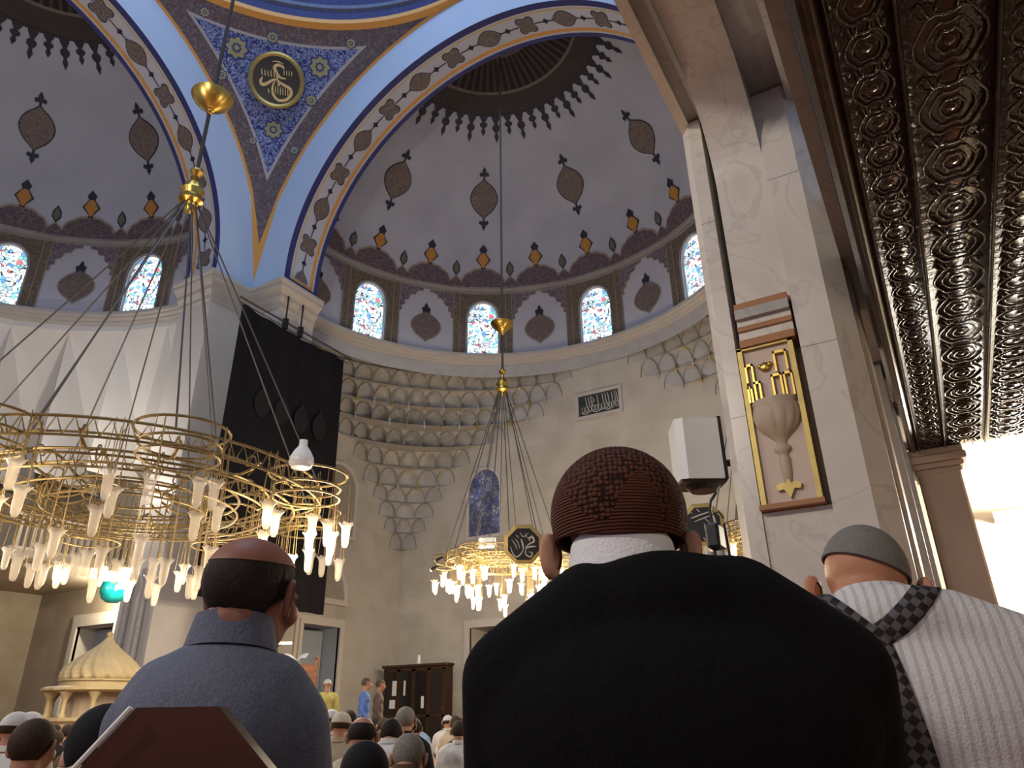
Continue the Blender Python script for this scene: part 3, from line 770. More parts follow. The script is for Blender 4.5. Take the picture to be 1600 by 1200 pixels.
# frames round doors, windows and blind arches ------------------------------------------
def frame_rect(b, P, s0, s1, z0, z1, w, d, mi=0):
    """three-sided or four-sided projecting frame; P(s,z,d)->3d"""
    def bx(a0, a1, c0, c1, dd):
        vs = [P(s_, z, q) for q in (0, dd) for z in (c0, c1) for s_ in (a0, a1)]
        b.add(vs, [(0, 1, 3, 2), (4, 6, 7, 5), (0, 4, 5, 1), (2, 3, 7, 6), (0, 2, 6, 4), (1, 5, 7, 3)], mi)
    for k, (ww, dd) in enumerate(((w, d*.55), (w*.55, d))):
        off = 0 if k == 0 else w*.0
        bx(s0-ww, s0, z0, z1, dd); bx(s1, s1+ww, z0, z1, dd); bx(s0-ww, s1+ww, z1, z1+ww, dd)
        if z0 > .3: bx(s0-ww, s1+ww, z0-ww, z0, dd)
Pfar = lambda s_, z, d: Vector((s_, FARY-d, z)); Pleft = lambda s_, z, d: Vector((XL+d, s_, z)); Pside = lambda s_, z, d: Vector((s_, HY+WB-d, z))
DN_ = [1]
def door(P, s0, s1, z0, z1, label, cat='door', w=.3, name=None):
    b = MB(); frame_rect(b, P, s0, s1, z0, z1, w, .16)
    o = b.build(name or 'door_%d' % DN_[0], M['marble_frame']); DN_[0] += 1
    return struct(o, label, cat)
d1 = door(Pleft, 19.75, 21.65, 0, 4.1, 'marble framed doorway with a pale blue door below the black curtain')
b = MB(); b.box(XL-.75, XL-.70, 20.2, 21.6, .02, 4.0); b.build('door_leaf', M['bluish'], d1)
d2 = door(Pfar, -16.45, -14.5, 0, 4.15, 'marble framed doorway right of the dark bookcase')
b = MB(); b.box(-16.3, -15.6, FARY+.7, FARY+.76, .02, 4.0, 0); b.box(-16.0, -15.2, FARY+.5, FARY+.55, 2.2, 3.5, 1); b.box(-15.9, -15.3, FARY+.48, FARY+.5, 2.35, 3.35, 0); b.build('door_leaf', [M['dark_void'], M['white_metal']], d2)
wfr = door(Pside, -26.7, -24.55, 1.2, 4.05, 'square marble framed window recess above the golden kiosk dome', 'window', .42, 'window_20')
b = MB(); b.box(-26.7, -24.6, HY+WB+.6, HY+WB+.64, 1.25, 4.0); b.build('pane', M['bluish'], wfr)
def arch_poly(w, z0, zr, zt, n=16, pw=2.0):
    return [(-w, z0), (w, z0)]+[(w*cos(pi*j/n) if pw == 2 else w*cos(pi*j/n), zr+(zt-zr)*sin(pi*j/n)) for j in range(n+1)]
def arched(P, sc, w, z0, zr, zt, d, fr_mat, in_mat, name, label, cat, frw=.12, inner_name='pane'):
    b = MB(); poly = arch_poly(w, z0, zr, zt); n = len(poly)
    out = arch_poly(w+frw, z0-frw, zr, zt+frw)
    vs = [P(sc+x, z, d) for x, z in poly]+[P(sc+x, z, d) for x, z in out]+[P(sc+x, z, .0) for x, z in out]+[P(sc+x, z, .015) for x, z in poly]
    fs = []
    for i in range(n):
        k = (i+1) % n; fs += [(i, k, n+k, n+i), (n+i, n+k, 2*n+k, 2*n+i), (i, 3*n+i, 3*n+k, k)]
    b.add(vs, fs, 0)
    o = b.build(name, fr_mat); struct(o, label, cat)
    g = MB(); g.add([P(sc+x, z, .012) for x, z in poly]+[P(sc+x, z, .03) for x, z in poly], [tuple(range(n)), tuple(range(n, 2*n))]+[(i, (i+1) % n, n+(i+1) % n, n+i) for i in range(n)], 0)
    g.build(inner_name, in_mat, o); return o
arched(Pfar, -15.82, .76, 7.75, 9.7, 10.55, .10, M['marble_frame'], M['glass_dim'], 'window_21', 'dim arched stained glass window behind the second chandelier cables', 'window', inner_name='stained_glass')
M['lattice'] = arabesque('carved_lattice_stone', (.27, .25, .21), (.36, .33, .27), (.19, .18, .16), 4.0, .7)
arched(Pleft, 21.0, .95, 7.6, 9.5, 10.35, .12, M['marble_frame'], M['lattice'], 'window_22', 'blind arched stone lattice window beside the black curtain', 'window', .14, 'lattice')
arched(Pleft, 20.7, 1.0, 5.1, 5.2, 6.35, .16, M['marble_frame'], M['lattice'], 'window_23', 'half-round carved lunette above the door beside the curtain', 'window', .2, 'lattice')
# floor
b = MB(); b.box(-34, 8, -8, 27, -.2, 0)
struct(b.build('floor', M['carpet']), 'patterned red prayer carpet under the crowd', 'floor')
# slab of the gallery in the left bay
b = MB(); b.bbox(-30.0, -24.2, 11.5, HY+WB, 5.55, 5.95, .08, 0); b.box(-30, -24.5, 11.8, HY+WB, 5.4, 5.55, 0)
for k in range(18): b.box(-24.5, -24.35, 11.7+k*.22, 11.8+k*.22, 5.95, 6.9, 1)
b.box(-24.55, -24.3, 11.6, HY+WB, 6.9, 7.0, 1)
struct(b.build('gallery_slab', [M['stone_warm'], M['stone_warm']]), 'stone balcony slab under the big chandelier at far left', 'balcony')
# slender wall columns on the pier below the left arch
for i, (x, lab) in enumerate(((-20.55, 'slender grey engaged column on the pier, left one of the pair'), (-19.85, 'slender grey engaged column on the pier, right one of the pair'))):
    c = MB(); c.lathe([(.15, 0), (.15, .25), (.1, .35), (.1, 4.6), (.15, 4.8), (.17, 5.0)], 14, (x, PY-(S-RA)-.08, 0)); tag(c.build('engaged_column', M['marble_grey'], None, True), lab, 'column', 'engaged columns on the left pier')
b = MB(); b.box(-21, PX+.04, PY-(S-RA)-.02, PY-(S-RA), 0, 5.6)
#--------------------------------------------------------------- marble pier in the foreground
PFY = 5.2
b = MB()
b.bbox(-1.17, -.10, PFY+.32, PFY+1.1, 0, 5.85, .02, 0)
# left pilaster strip, block on the right with chamfer
b.loft([[(-1.17, PFY+.10, z), (-1.10, PFY, z), (-.985, PFY, z), (-.985, PFY+.35, z), (-1.17, PFY+.35, z)] for z in (0, 2.95, 2.96, 4.72, 4.73, 5.85)], 0)
b.loft([[(-.52, PFY-.02, z), (-.27, PFY-.02, z), (-.13, PFY+.12, z), (-.13, PFY+.35, z), (-.52, PFY+.35, z)] for z in (0, 3.38, 3.39, 4.92, 4.93, 5.85)], 0)
# middle shaft rising into a curved rib
shaft = [(-.93, PFY), (-.52, PFY)]
def rib(v):
    # centre-line of the front face: vertical then curving towards the viewer
    if v < .3: return (PFY+.02, 3.82+(4.95-3.82)*v/.3)
    if v < .8: a = (v-.3)/.5*pi/2; return (PFY+.02-.80*(1-cos(a)), 4.95+.88*sin(a))
    return (PFY-.78-(v-.8)/.2*6.3, 5.83)
N_ = 40
rings = []
for i in range(N_+1):
    y, z = rib(i/N_); y2, z2 = rib(max(0, i/N_-.01)); y3, z3 = rib(min(1, i/N_+.01)); t = Vector((0, y3-y2, z3-z2)).normalized(); nn = Vector((0, t.z, -t.y))
    p = Vector((0, y, z)); q = p+nn*.34
    rings.append([(-.93, p.y, p.z), (-.52, p.y, p.z), (-.52, q.y, q.z), (-.93, q.y, q.z)])
b.loft(rings, 0)
b.box(-1.0, -.50, PFY+.02, PFY+.36, 0, 2.22, 0)
# shaft behind the niche panel
b.box(-.93, -.52, PFY+.16, PFY+.36, 2.2, 3.85, 3)
# joints of the slabs
for z, x0, x1, y in ((3.385, -.52, -.27, PFY-.021), (4.925, -.52, -.27, PFY-.021), (2.955, -1.10, -.985, PFY-.001), (4.725, -1.10, -.985, PFY-.001)):
    b.box(x0, x1, y-.001, y+.01, z-.004, z+.004, 2)
# mouldings above the niche
for z0, z1, d, mi in ((3.80, 3.86, .045, 4), (3.72, 3.80, .06, 2), (3.66, 3.72, .02, 0), (3.62, 3.66, .04, 4), (3.54, 3.62, .02, 0), (3.48, 3.54, .05, 4)):
    b.box(-.94, -.54, PFY-d, PFY+.2, z0, z1, mi)
struct(b.build('marble_pier', [M['marble'], M['marble'], M['marble_grey'], M['niche'], M['rust_line']]), 'tall veined marble pier with a framed carved niche at the right of the photo', 'pier')
# lintel beams over the pier, running towards the viewer
b = MB()
b.box(-1.17, -1.08, -2, PFY+1.1, 5.82, 6.4, 2); b.box(-1.17, -.12, -2, PFY+1.1, 5.87, 6.4, 0)
b.box(-.24, -.10, -2, PFY+.1, 5.70, 5.87, 2)
b.box(-.97, -.93, -2, PFY+.3, 5.80, 5.87, 0); 
struct(b.build('lintel', [M['marble_grey'], M['gold_dull'], M['marble']]), 'shaded stone lintel running overhead from the marble pier', 'lintel')
# carved lamp in its niche frame: relief panel, a thing on the pier
t = empty('niche_panel', (-.75, PFY, 2.25), 'pink niche panel in a gilt frame with a carved oil lamp on the marble pier', 'wall panel')
X0_, X1_, Z0_, Z1_ = -.955, -.585, 2.26, 3.46
T_ = Matrix.Translation((.75, -PFY, -2.25))
b = MB(); b.box(X0_, X1_, PFY+.0, PFY+.16, Z0_, Z1_); b.build('panel', M['niche'], t, tf=T_)
b = MB()
for x in (X0_, X1_): b.box(x-.018, x+.018, PFY-.03, PFY+.16, Z0_-.03, Z1_+.02, 0)
b.box(X0_-.018, X1_+.018, PFY-.03, PFY+.16, Z1_, Z1_+.025, 0); b.box(X0_-.03, X1_+.03, PFY-.06, PFY+.16, Z0_-.035, Z0_, 1)
b.build('frame', [M['gold_dull'], M['rust_line']], t, tf=T_)
cxl = (X0_+X1_)/2
b = MB()
rings = []
for r, z in [(.155, 3.03), (.160, 3.01), (.150, 2.985), (.162, 2.96), (.160, 2.90), (.145, 2.84), (.115, 2.79), (.07, 2.745), (.04, 2.71), (.032, 2.68)]:
    ring = []
    for k in range(49):
        a = pi+pi*k/48; lob = 1+(.07*abs(sin(a*6)) if .1 < r < .161 and z < 2.97 else 0)
        ring.append((cxl+r*lob*cos(a), PFY+r*.62*lob*sin(a), z))
    rings.append(ring)
b.loft(rings, 0, True, True)
b.build('lamp_bowl', M['carved_stone'], t, True, tf=T_)
b = MB(); rings = []
for r, z in [(.03, 2.69), (.055, 2.665), (.058, 2.64), (.035, 2.615), (.030, 2.60), (.040, 2.58), (.036, 2.48), (.024, 2.40), (.01, 2.385)]:
    rings.append([(cxl+r*(1+.06*abs(sin(k*pi/24*7)))*cos(pi+pi*k/24), PFY+r*.7*sin(pi+pi*k/24), z) for k in range(25)])
b.loft(rings, 0, True, True); b.build('lamp_stem', M['carved_stone'], t, True, tf=T_)
b = MB()
b.prism([(0, -.095), (.035, -.03), (.075, -.035), (.085, .0), (.05, .02), (.02, .01), (0, .04), (-.02, .01), (-.05, .02), (-.085, .0), (-.075, -.035), (-.035, -.03)], lambda u, v, d: (cxl+u, PFY-d, 2.385+v), .0, .03)
b.build('gilt_leaf', M['gold_dull'], t, tf=T_)
def bars(rects):
    for x0, x1, z0, z1, in rects:
        w = .014; b = MB()
        b.box(x0, x0+w, PFY-.035, PFY, z0, z1); b.box(x1-w, x1, PFY-.035, PFY, z0, z1); b.box(x0, x1, PFY-.035, PFY, z1-w*1.4, z1); b.build('gilt_lattice', M['gold'], t, tf=T_)
bars([(cxl-.17, cxl-.135, 3.03, 3.16), (cxl-.12, cxl-.07, 3.03, 3.19), (cxl+.01, cxl+.085, 3.03, 3.22), (cxl+.095, cxl+.16, 3.03, 3.22), (cxl-.165, cxl-.105, 3.19, 3.34), (cxl+.05, cxl+.145, 3.235, 3.40)])
b = MB(); b.ell((cxl-.02, PFY-.01, 3.30), (.042, .02, .04)); b.ell((cxl+.015, PFY-.01, 3.315), (.02, .018, .02)); b.ell((cxl-.055, PFY-.01, 3.31), (.02, .018, .02)); b.build('gilt_rosette', M['gold'], t, True, tf=T_)

# ---------------------------------------------------------------- gallery to the right
GZ = 3.6
b = MB()
xs = [.10, .355, .735, 1.12, 1.50, 1.88, 2.3, 2.7, 3.2]
for i in range(len(xs)-1):
    b.box(xs[i], xs[i+1], -1.5, 9.0, GZ, GZ+.12, 0)
rl = random.Random(5)
for i in range(len(xs)-1):      # carved relief: oval rosettes and scrolls, repeated along each board
    x0, x1 = xs[i]+.03, xs[i+1]-.03; xc = (x0+x1)/2; hw_ = (x1-x0)/2; y = -.6; kk = 0
    pit = .26 if i % 2 == 0 else .44
    while y < 8.9:
        for q, hh in ((.92, .008), (.62, .006), (.34, .008)):
            if i % 2 == 0 and q < .5: continue
            n_ = 26; b.tube([(xc+hw_*q*cos(2*pi*k/n_), y+pit*.44*q*sin(2*pi*k/n_)*(1+.12*cos(6*2*pi*k/n_)), GZ-.004) for k in range(n_)], hh, 5, 0, True)
        for sg in (-1, 1):
            b.tube([(xc+sg*hw_*.9*(1-.10*j), y+pit*.5+sg*.05*sin(j*.9), GZ-.003) for j in range(9)], .009, 4)
            b.tube([(xc+sg*hw_*(.55+.25*cos(j*.7)*(1-j*.08)), y+pit*.5+.07*sin(j*.7)*(1-j*.08), GZ-.003) for j in range(10)], .007, 4)
        b.ell((xc, y, GZ), (.03, .03, .012), None, 8, 6)
        for _ in range(7): b.ell((rl.uniform(x0, x1), y+rl.uniform(0, pit), GZ), (.007, .007, .010), None, 6, 4)
        y += pit; kk += 1
struct(b.build('ceiling', [M['carved']], None, 'all'), 'dark carved varnished gallery ceiling at the right of the photo', 'ceiling')
for i, x in enumerate(xs[:-1]):
    b2 = MB(); w = .010
    b2.loft([[(x-w*1.3, y, GZ), (x-w, y, GZ-.02), (x, y, GZ-.03), (x+w, y, GZ-.02), (x+w*1.3, y, GZ)] for y in (-1.5, 9.0)], 0)
    struct(b2.build('trim_%d' % (i+1), M['trim_wood'] if 'trim_wood' in M else M['wood_gloss'], None, True), 'thin wooden moulding number %d from the pier on the carved ceiling' % (i+1), 'moulding')
b = MB()
b.loft([[(-.03, y, GZ+.9), (-.03, y, GZ+.05), (.0, y, GZ+.0), (.02, y, GZ+.0), (.03, y, GZ-.03), (.05, y, GZ-.03), (.10, y, GZ+.01), (.10, y, GZ+.9)] for y in (-1.5, 9.0)], 0)
struct(b.build('gallery_beam', M['wood_gloss']), 'dark brown edge beam of the carved gallery ceiling', 'beam')
b = MB(); b.box(-.13, -.04, 2.0, 8.95, 4.12, 4.7); struct(b.build('marble_beam', M['marble_grey']), 'thin pale marble beam between the pier and the dark ceiling', 'beam')
# second small pier behind
b = MB(); b.box(-.26, -.06, 7.5, 7.9, 0, 4.1, 0); b.box(-.28, -.04, 7.46, 7.94, 4.1, 4.2, 1)
struct(b.build('pilaster', [M['marble_grey'], M['dark_void']]), 'narrow grey marble pilaster behind the big marble pier', 'pillar')
# brown column with capital
b = MB(); b.bbox(.02, .44, 9.02, 9.4, 0, 3.34, .02, 0)
for (d, z0, z1) in ((.02, 3.32, 3.38), (.05, 3.38, 3.44), (.09, 3.44, 3.52), (.07, 3.52, 3.6)): b.bbox(.02-d, .44+d, 9.02-d, 9.4+d, z0, z1, .01, 1)
M['brown_stone'] = plain('brown_marble', (.44, .36, .30), .4, 0, .15, 2)
struct(b.build('square_column', [M['brown_stone'], M['brown_stone']]), 'brown stone column with moulded capital at the end of the carved ceiling', 'column')
b = MB(); b.box(-.12, -.02, 8.9, 9.3, 0, 4.2); struct(b.build('wall_strip', M['marble_grey']), 'grey marble strip left of the brown column', 'wall')
# bright lit wall beyond
b = MB(); b.box(-.6, 6, 11.2, 11.4, 0, 5.5); b.box(3.2, 3.4, -1.5, 11.2, 0, 5.5)
M['wall_cream'] = plain('cream_plaster', (.68, .60, .46), .6, 0, .06, 1)
struct(b.build('wall_gallery', M['wall_cream']), 'brightly lamp-lit cream wall at the right edge of the photo', 'wall')
b = MB(); b.box(.46, 6, 9.0, 11.2, GZ+.25, GZ+.4); struct(b.build('ceiling_far', M['plaster_white']), 'white ceiling beyond the carved one at the right edge', 'ceiling')
t = empty('wall_lamp', (1.35, 10.9, 3.15), 'bright lamp tube on the cream wall beyond the gallery', 'lamp')
b = MB(); b.box(-.6, .6, .12, .28, -.02, .10); b.build('housing', M['white_metal'], t)
b = MB(); b.tube([(-.55, .1, -.02), (.55, .1, -.02)], .025, 10); b.build('tube', emit('lit_tube', (1, .93, .82), 30), t)
lamp('wall_lamp_light', (0, -.15, -.15), 420, (1, .9, .76), .2, parent=t)

# ================================================================ chandeliers
def glassy(name, lit=False):
    a = NT(name, .15, spec=.6); tr = a.n('ShaderNodeBsdfTransparent'); mx = a.n('ShaderNodeMixShader'); mx.inputs[0].default_value = .42
    out = a.t.nodes['Material Output']
    a.base((.86, .82, .74)); a.b.inputs['Subsurface Weight'].default_value = 0
    tl = a.n('ShaderNodeBsdfTranslucent'); tl.inputs[0].default_value = (.95, .85, .66, 1)
    m2 = a.n('ShaderNodeMixShader'); m2.inputs[0].default_value = .5; a.link(a.b.outputs[0], m2.inputs[1]); a.link(tl.outputs[0], m2.inputs[2])
    a.link(tr.outputs[0], mx.inputs[1]); a.link(m2.outputs[0], mx.inputs[2]); a.link(mx.outputs[0], out.inputs[0]); return a.mat
M['lamp_glass'] = glassy('lamp_glass')
M['opal'] = plain('opal_glass', (.78, .78, .74), .25, 0, .02)
def tulip_mesh(k=1.0):
    b = MB(); n = 16; rings = []
    for r, z in [(.006, -.135), (.022, -.13), (.034, -.10), (.040, -.04), (.042, .03), (.046, .07), (.062, .10), (.080, .118)]:
        rings.append([(k*r*(1+(.10*cos(6*2*pi*j/n) if z > .09 else 0))*cos(2*pi*j/n), k*r*(1+(.10*cos(6*2*pi*j/n) if z > .09 else 0))*sin(2*pi*j/n), k*(z+(.012*cos(6*2*pi*j/n) if z > .11 else 0))) for j in range(n)])
    b.loft(rings, 0, True, False); return b.mesh('glass_lamp', M['lamp_glass'], 'all')
def bulb_mesh(k=1.0):
    b = MB(); b.lathe([(.004, -.085*k), (.020*k, -.07*k), (.029*k, -.03*k), (.026*k, .02*k), (.014*k, .05*k), (.008*k, .07*k)], 10); return b.mesh('bulb', M['bulb'], 'all')
TUL, BUL = tulip_mesh(1.3), bulb_mesh(1.3)
def chandelier(c, zring, R, zknob, zbowl, ztop, label, lit, lobes, lampspec, seed, lights, lw):
    rnd = random.Random(seed)
    t = empty('chandelier', (c[0], c[1], zring), label, 'chandelier', 'great ring chandeliers on long rods')
    dz = lambda z: z-zring
    b = MB(); b.tube([(0, 0, dz(zknob)), (0, 0, dz(ztop))], .035, 8); b.build('rod', M['cable'], t, True)
    b = MB(); r_ = .36+.19*(R > 3); b.lathe([(.02, -.26), (.05, -.24), (.05, -.19), (.08, -.17), (.22*r_, -.14), (.5*r_, -.07), (.8*r_, .03), (r_*.98, .13), (r_*1.02, .16), (r_*.97, .15), (.3*r_, -.03), (.05, -.08)], 40, (0, 0, dz(zbowl))); b.build('brass_bowl', M['gold'], t, True)
    b = MB(); b.lathe([(.03, .62), (.10, .56), (.12, .5), (.05, .42), (.07, .3), (.15, .22), (.20, .1), (.16, .0), (.20, -.05), (.2, -.12), (.09, -.2), (.08, -.3), (.02, -.36)], 16, (0, 0, dz(zknob))); b.build('brass_knob', M['gold'], t, True)
    nc = 12
    for i in range(nc):
        a = 2*pi*i/nc+.1; b = MB(); rr_ = R if i % 3 else R*.62
        b.tube([(.12*cos(a), .12*sin(a), dz(zknob)-.15), (rr_*cos(a), rr_*sin(a), 0)], .013, 5); b.build('cable', M['cable'], t)
    # rings
    def ring(r, z, w, name='ring', cx=0, cy=0, n=72):
        b = MB(); b.tube([(cx+r*cos(2*pi*i/n), cy+r*sin(2*pi*i/n), z) for i in range(n)], w, 6, 0, True); return b
    for r, z, w in ((R, 0, .018), (R, -.22, .015), (R*.86, -.05, .015), (R*.86, -.3, .016), (R*.72, -.12, .018), (R*.72, -.34, .016), (R*.56, -.15, .018), (R*.56, -.36, .016), (R*.4, -.2, .016), (R*.4, -.4, .015), (R*.22, -.2, .018)):
        ring(r, z, w).build('ring', M['gilt_iron'], t, True)
    # pierced fretwork bands on the ring
    for rad, z0, z1 in ((R, -.22, 0), (R*.72, -.34, -.12), (R*.4, -.4, -.2)):
        b = MB(); n = int(rad*34)
        for i in range(n):
            a = 2*pi*i/n; a2 = 2*pi*(i+.5)/n; a3 = 2*pi*(i+1)/n
            b.tube([(rad*cos(a), rad*sin(a), z0), (rad*cos(a2), rad*sin(a2), z1), (rad*cos(a3), rad*sin(a3), z0)], .010, 4)
        b.build('fretwork', M['gilt_iron'], t)
    for i in range(lobes):
        a = 2*pi*(i+.5)/lobes; cr = R*1.0
        for z, w in ((-.02, .017), (-.2, .016), (-.34, .015)):
            ring(R*.17 if z < -.1 else R*.20, z, w, 'lobe', cr*cos(a), cr*sin(a), 24).build('lobe_ring', M['gilt_iron'], t, True)
    for i in range(16):
        a = 2*pi*i/16; b = MB(); u = Vector((cos(a), sin(a), 0)); v = Vector((0, 0, 1))
        pts = [u*(R*(.2+.8*k/12))+v*(-.14-.10*sin(pi*k/12*3)) for k in range(13)]; b.tube(pts, .018, 5)
        for q in (.38, .66, .92):   # scrolls
            o_ = u*(R*q)+v*-.12; b.tube([o_+(u*cos(w_)+v*sin(w_))*(.16-.016*j) for j, w_ in [(j, -pi/2+j*.75) for j in range(9)]], .012, 4)
        b.build('scroll_arm', M['gilt_iron'], t)
    # lamps
    lamps = []
    for rad, n, z, off in lampspec:
        for i in range(n): 
            a = 2*pi*(i+off)/n; lamps.append((rad*cos(a), rad*sin(a), z+rnd.uniform(-.08, .08)))
    for i in range(lobes):
        a = 2*pi*(i+.5)/lobes
        for j in range(4):
            q = a+(j-1.5)*1.2; lamps.append((R*cos(a)+R*.22*cos(q), R*sin(a)+R*.22*sin(q), lampspec[0][2]+rnd.uniform(-.15, .05)))
    lamps = lamps[:99]
    b = MB(); h = MB()
    onl = []
    for x, y, z in lamps:
        on = lit(x, y, rnd)
        o = bpy.data.objects.new('glass_lamp', TUL); COL.objects.link(o); o.parent = t; o.location = (x, y, z)
        if on:
            q = bpy.data.objects.new('bulb', BUL); COL.objects.link(q); q.parent = o; onl.append((x, y, z))
        for k in range(3): 
            a = 2*pi*k/3; h.tube([(x+.085*cos(a), y+.085*sin(a), z+.13), (x+.05*cos(a), y+.05*sin(a), -.05)], .0055, 3, cap=False)
    ho = h.build('hanger', M['gilt_iron'], t); ho['kind'] = 'stuff'
    rnd.shuffle(onl)
    for x, y, z in onl[:lights]: lamp('lamp_light', (x, y, z+.02), lw, (1, .82, .58), .12, parent=t)
    return t
def lit1(x, y, r):
    a = atan2(y, x)/D
    # the lit groups: towards the camera-left end and towards the right pier
    return (hypot(x, y) > 2.0) and ((-115 < a < -62 and r.random() < .6) or (-8 < a < 50 and r.random() < .62) or (100 < a < 175 and r.random() < .5) or (-175 < a < -120 and r.random() < .5))
CH1 = chandelier((-9.62, 5.92), 4.02, 2.62, 9.1, 11.2, 31.0, 'huge gilded ring chandelier with long cables and brass bowl, left of photo', lit1, 8,
           [(2.85, 20, -.80, 0), (2.3, 14, -1.05, .5), (1.7, 12, -1.2, .2), (1.1, 9, -1.3, 0), (.5, 5, -1.2, 0)], 3, 10, 150)
o = MB(); o.lathe([(.02, .24), (.05, .24), (.055, .16), (.10, .10), (.15, .0), (.155, -.07), (.12, -.13), (.02, -.15)], 20); g = o.build('opal_globe', M['opal'], CH1, True); g.location = (2.95, .35, -.05); g['label'] = 'white opal globe lamp, unlit'
CH2 = chandelier((HX, HY+S+2.43), 5.02, 1.6, 10.1, 12.15, 25.3, 'smaller gilded ring chandelier under the centre semi-dome, brass bowl before the window', lambda x, y, r: r.random() < .8, 6,
           [(1.7, 14, -.72, 0), (1.35, 10, -1.1, .5), (.8, 6, -1.3, 0)], 5, 9, 330)
CH3 = chandelier((-2.9, 17.3), 4.75, 1.6, 10.1, 12.15, 24.6, 'third ring chandelier mostly hidden behind the man in the brown cap', lambda x, y, r: r.random() < .8, 4,
           [(1.6, 12, -.62, 0), (1.0, 8, -.8, 0)], 9, 3, 260)

# octagonal calligraphy plaques on the chandeliers
def strokes(b, segs, P, w, d, mi):
    """thick brush strokes; segs: list of (points, width factor)"""
    for pts, k in segs:
        n = len(pts); L, R_ = [], []
        for i, p in enumerate(pts):
            q0, q1 = pts[max(0, i-1)], pts[min(n-1, i+1)]; tx, ty = q1[0]-q0[0], q1[1]-q0[1]; l_ = hypot(tx, ty) or 1
            ww = w*k*(.35+.65*sin(pi*(i+.4)/(n-.2))); L.append((p[0]-ty/l_*ww, p[1]+tx/l_*ww)); R_.append((p[0]+ty/l_*ww, p[1]-tx/l_*ww))
        vs = [P(*p, d) for p in L]+[P(*p, d) for p in R_]+[P(*p, 0) for p in L]+[P(*p, 0) for p in R_]
        fs = []
        for i in range(n-1): fs += [(i, i+1, n+i+1, n+i), (i, 2*n+i, 2*n+i+1, i+1), (n+i, n+i+1, 3*n+i+1, 3*n+i)]
        b.add(vs, fs, mi)
def smooth(pts, k=6):
    out = []
    for i in range(len(pts)-1):
        p0, p1, p2, p3 = pts[max(0, i-1)], pts[i], pts[i+1], pts[min(len(pts)-1, i+2)]
        for j in range(k):
            t = j/k; out.append(tuple(.5*(2*p1[q]+(p2[q]-p0[q])*t+(2*p0[q]-5*p1[q]+4*p2[q]-p3[q])*t*t+(3*p1[q]-p0[q]-3*p2[q]+p3[q])*t**3) for q in (0, 1)))
    return out+[pts[-1]]
def face_cam_basis(c, n):
    """disc basis: n outward normal, u to the right as seen, v up"""
    n = Vector(n).normalized(); u = Vector((0, 0, 1)).cross(n).normalized(); v = n.cross(u); return n, u, v
M['plaque_black'] = plain('black_lacquer', (.014, .012, .012), .35, 0, .2)
M['plaque_green'] = plain('dark_green_panel', (.030, .038, .034), .4, 0, .2)
M['script_gold'] = plain('gold_script', (.56, .42, .19), .4, .3, .1)
M['script_white'] = plain('pale_script', (.52, .50, .44), .5, 0, .1)
def octagon(c, n, r, segs, label, name='calligraphy_plaque'):
    n, u, v = face_cam_basis(c, n)
    t = empty(name, c, label, 'calligraphy plaque', 'octagonal calligraphy plaques on the chandeliers')
    P = lambda x, y, d: u*x+v*y+n*d
    oc = lambda r_: [(r_*cos(pi/8+k*pi/4), r_*sin(pi/8+k*pi/4)) for k in range(8)]
    b = MB(); b.prism(oc(r*.84), P, -.02, .01); b.build('board', M['plaque_black'], t)
    b = MB(); A, B_ = oc(r), oc(r*.8); 
    for k in range(8):
        j = (k+1) % 8; vs = [P(*A[k], -.03), P(*A[j], -.03), P(*A[k], .03), P(*A[j], .03), P(*B_[k], .045), P(*B_[j], .045), P(*B_[k], -.0), P(*B_[j], -.0)]
        b.add(vs, [(0, 1, 3, 2), (2, 3, 5, 4), (4, 5, 7, 6)], 0)
    b.build('frame', M['gold_dull'], t)
    b = MB(); strokes(b, segs, lambda x, y, d: P(x*r, y*r, d+.012), .055*r, .012, 0); b.build('lettering', M['script_white'], t)
    return t
S1 = [(smooth([(-.62, -.1), (-.5, -.45), (-.3, -.58), (-.08, -.38), (.0, -.2)]), 1), (smooth([(-.12, .25), (-.04, .02), (.0, -.25)]), 1.3), (smooth([(.08, -.16), (.3, .02), (.5, .12), (.45, .3), (.28, .28), (.3, .14)]), 1.5),
      (smooth([(.1, -.2), (.35, -.12), (.6, -.12)]), 1.3), (smooth([(.12, -.22), (.1, -.45), (.3, -.6), (.42, -.42), (.24, -.36)]), 1.1), (smooth([(-.55, .2), (-.4, 0), (-.3, -.25)]), .6), (smooth([(-.4, .25), (-.25, .05), (-.18, -.2)]), .6), (smooth([(-.15, .55), (0, .35), (.25, .52)]), .7), (smooth([(-.35, .45), (-.22, .3)]), .6), (smooth([(.4, .42), (.52, .28)]), .6), (smooth([(.1, .5), (.2, .3), (.42, .4)]), .5)]
S2 = [(smooth([(.45, .55), (.52, .1), (.6, -.45)]), 1.4), (smooth([(.05, .05), (.08, -.3), (.2, -.5), (.38, -.4), (.36, -.1), (.25, .1)]), 1.2), (smooth([(-.5, .3), (-.1, .42), (.4, .55)]), 1.2), (smooth([(-.35, .15), (0, .26), (.4, .38)]), .9), (smooth([(-.5, .65), (-.42, .5)]), 1), (smooth([(-.2, .7), (-.08, .55)]), .9), (smooth([(.1, .25), (.25, .1)]), .7), (smooth([(-.05, -.55), (.02, -.7)]), .8)]
octagon((-8.45, 15.2, 4.70), (.50, -.86, -.12), .50, S1, 'octagonal black calligraphy plaque with gilt frame on the second chandelier ring')
octagon((-4.25, 15.75, 4.72), (.25, -.95, -.1), .50, S2, 'octagonal black calligraphy plaque beside the right ear of the brown-capped man')

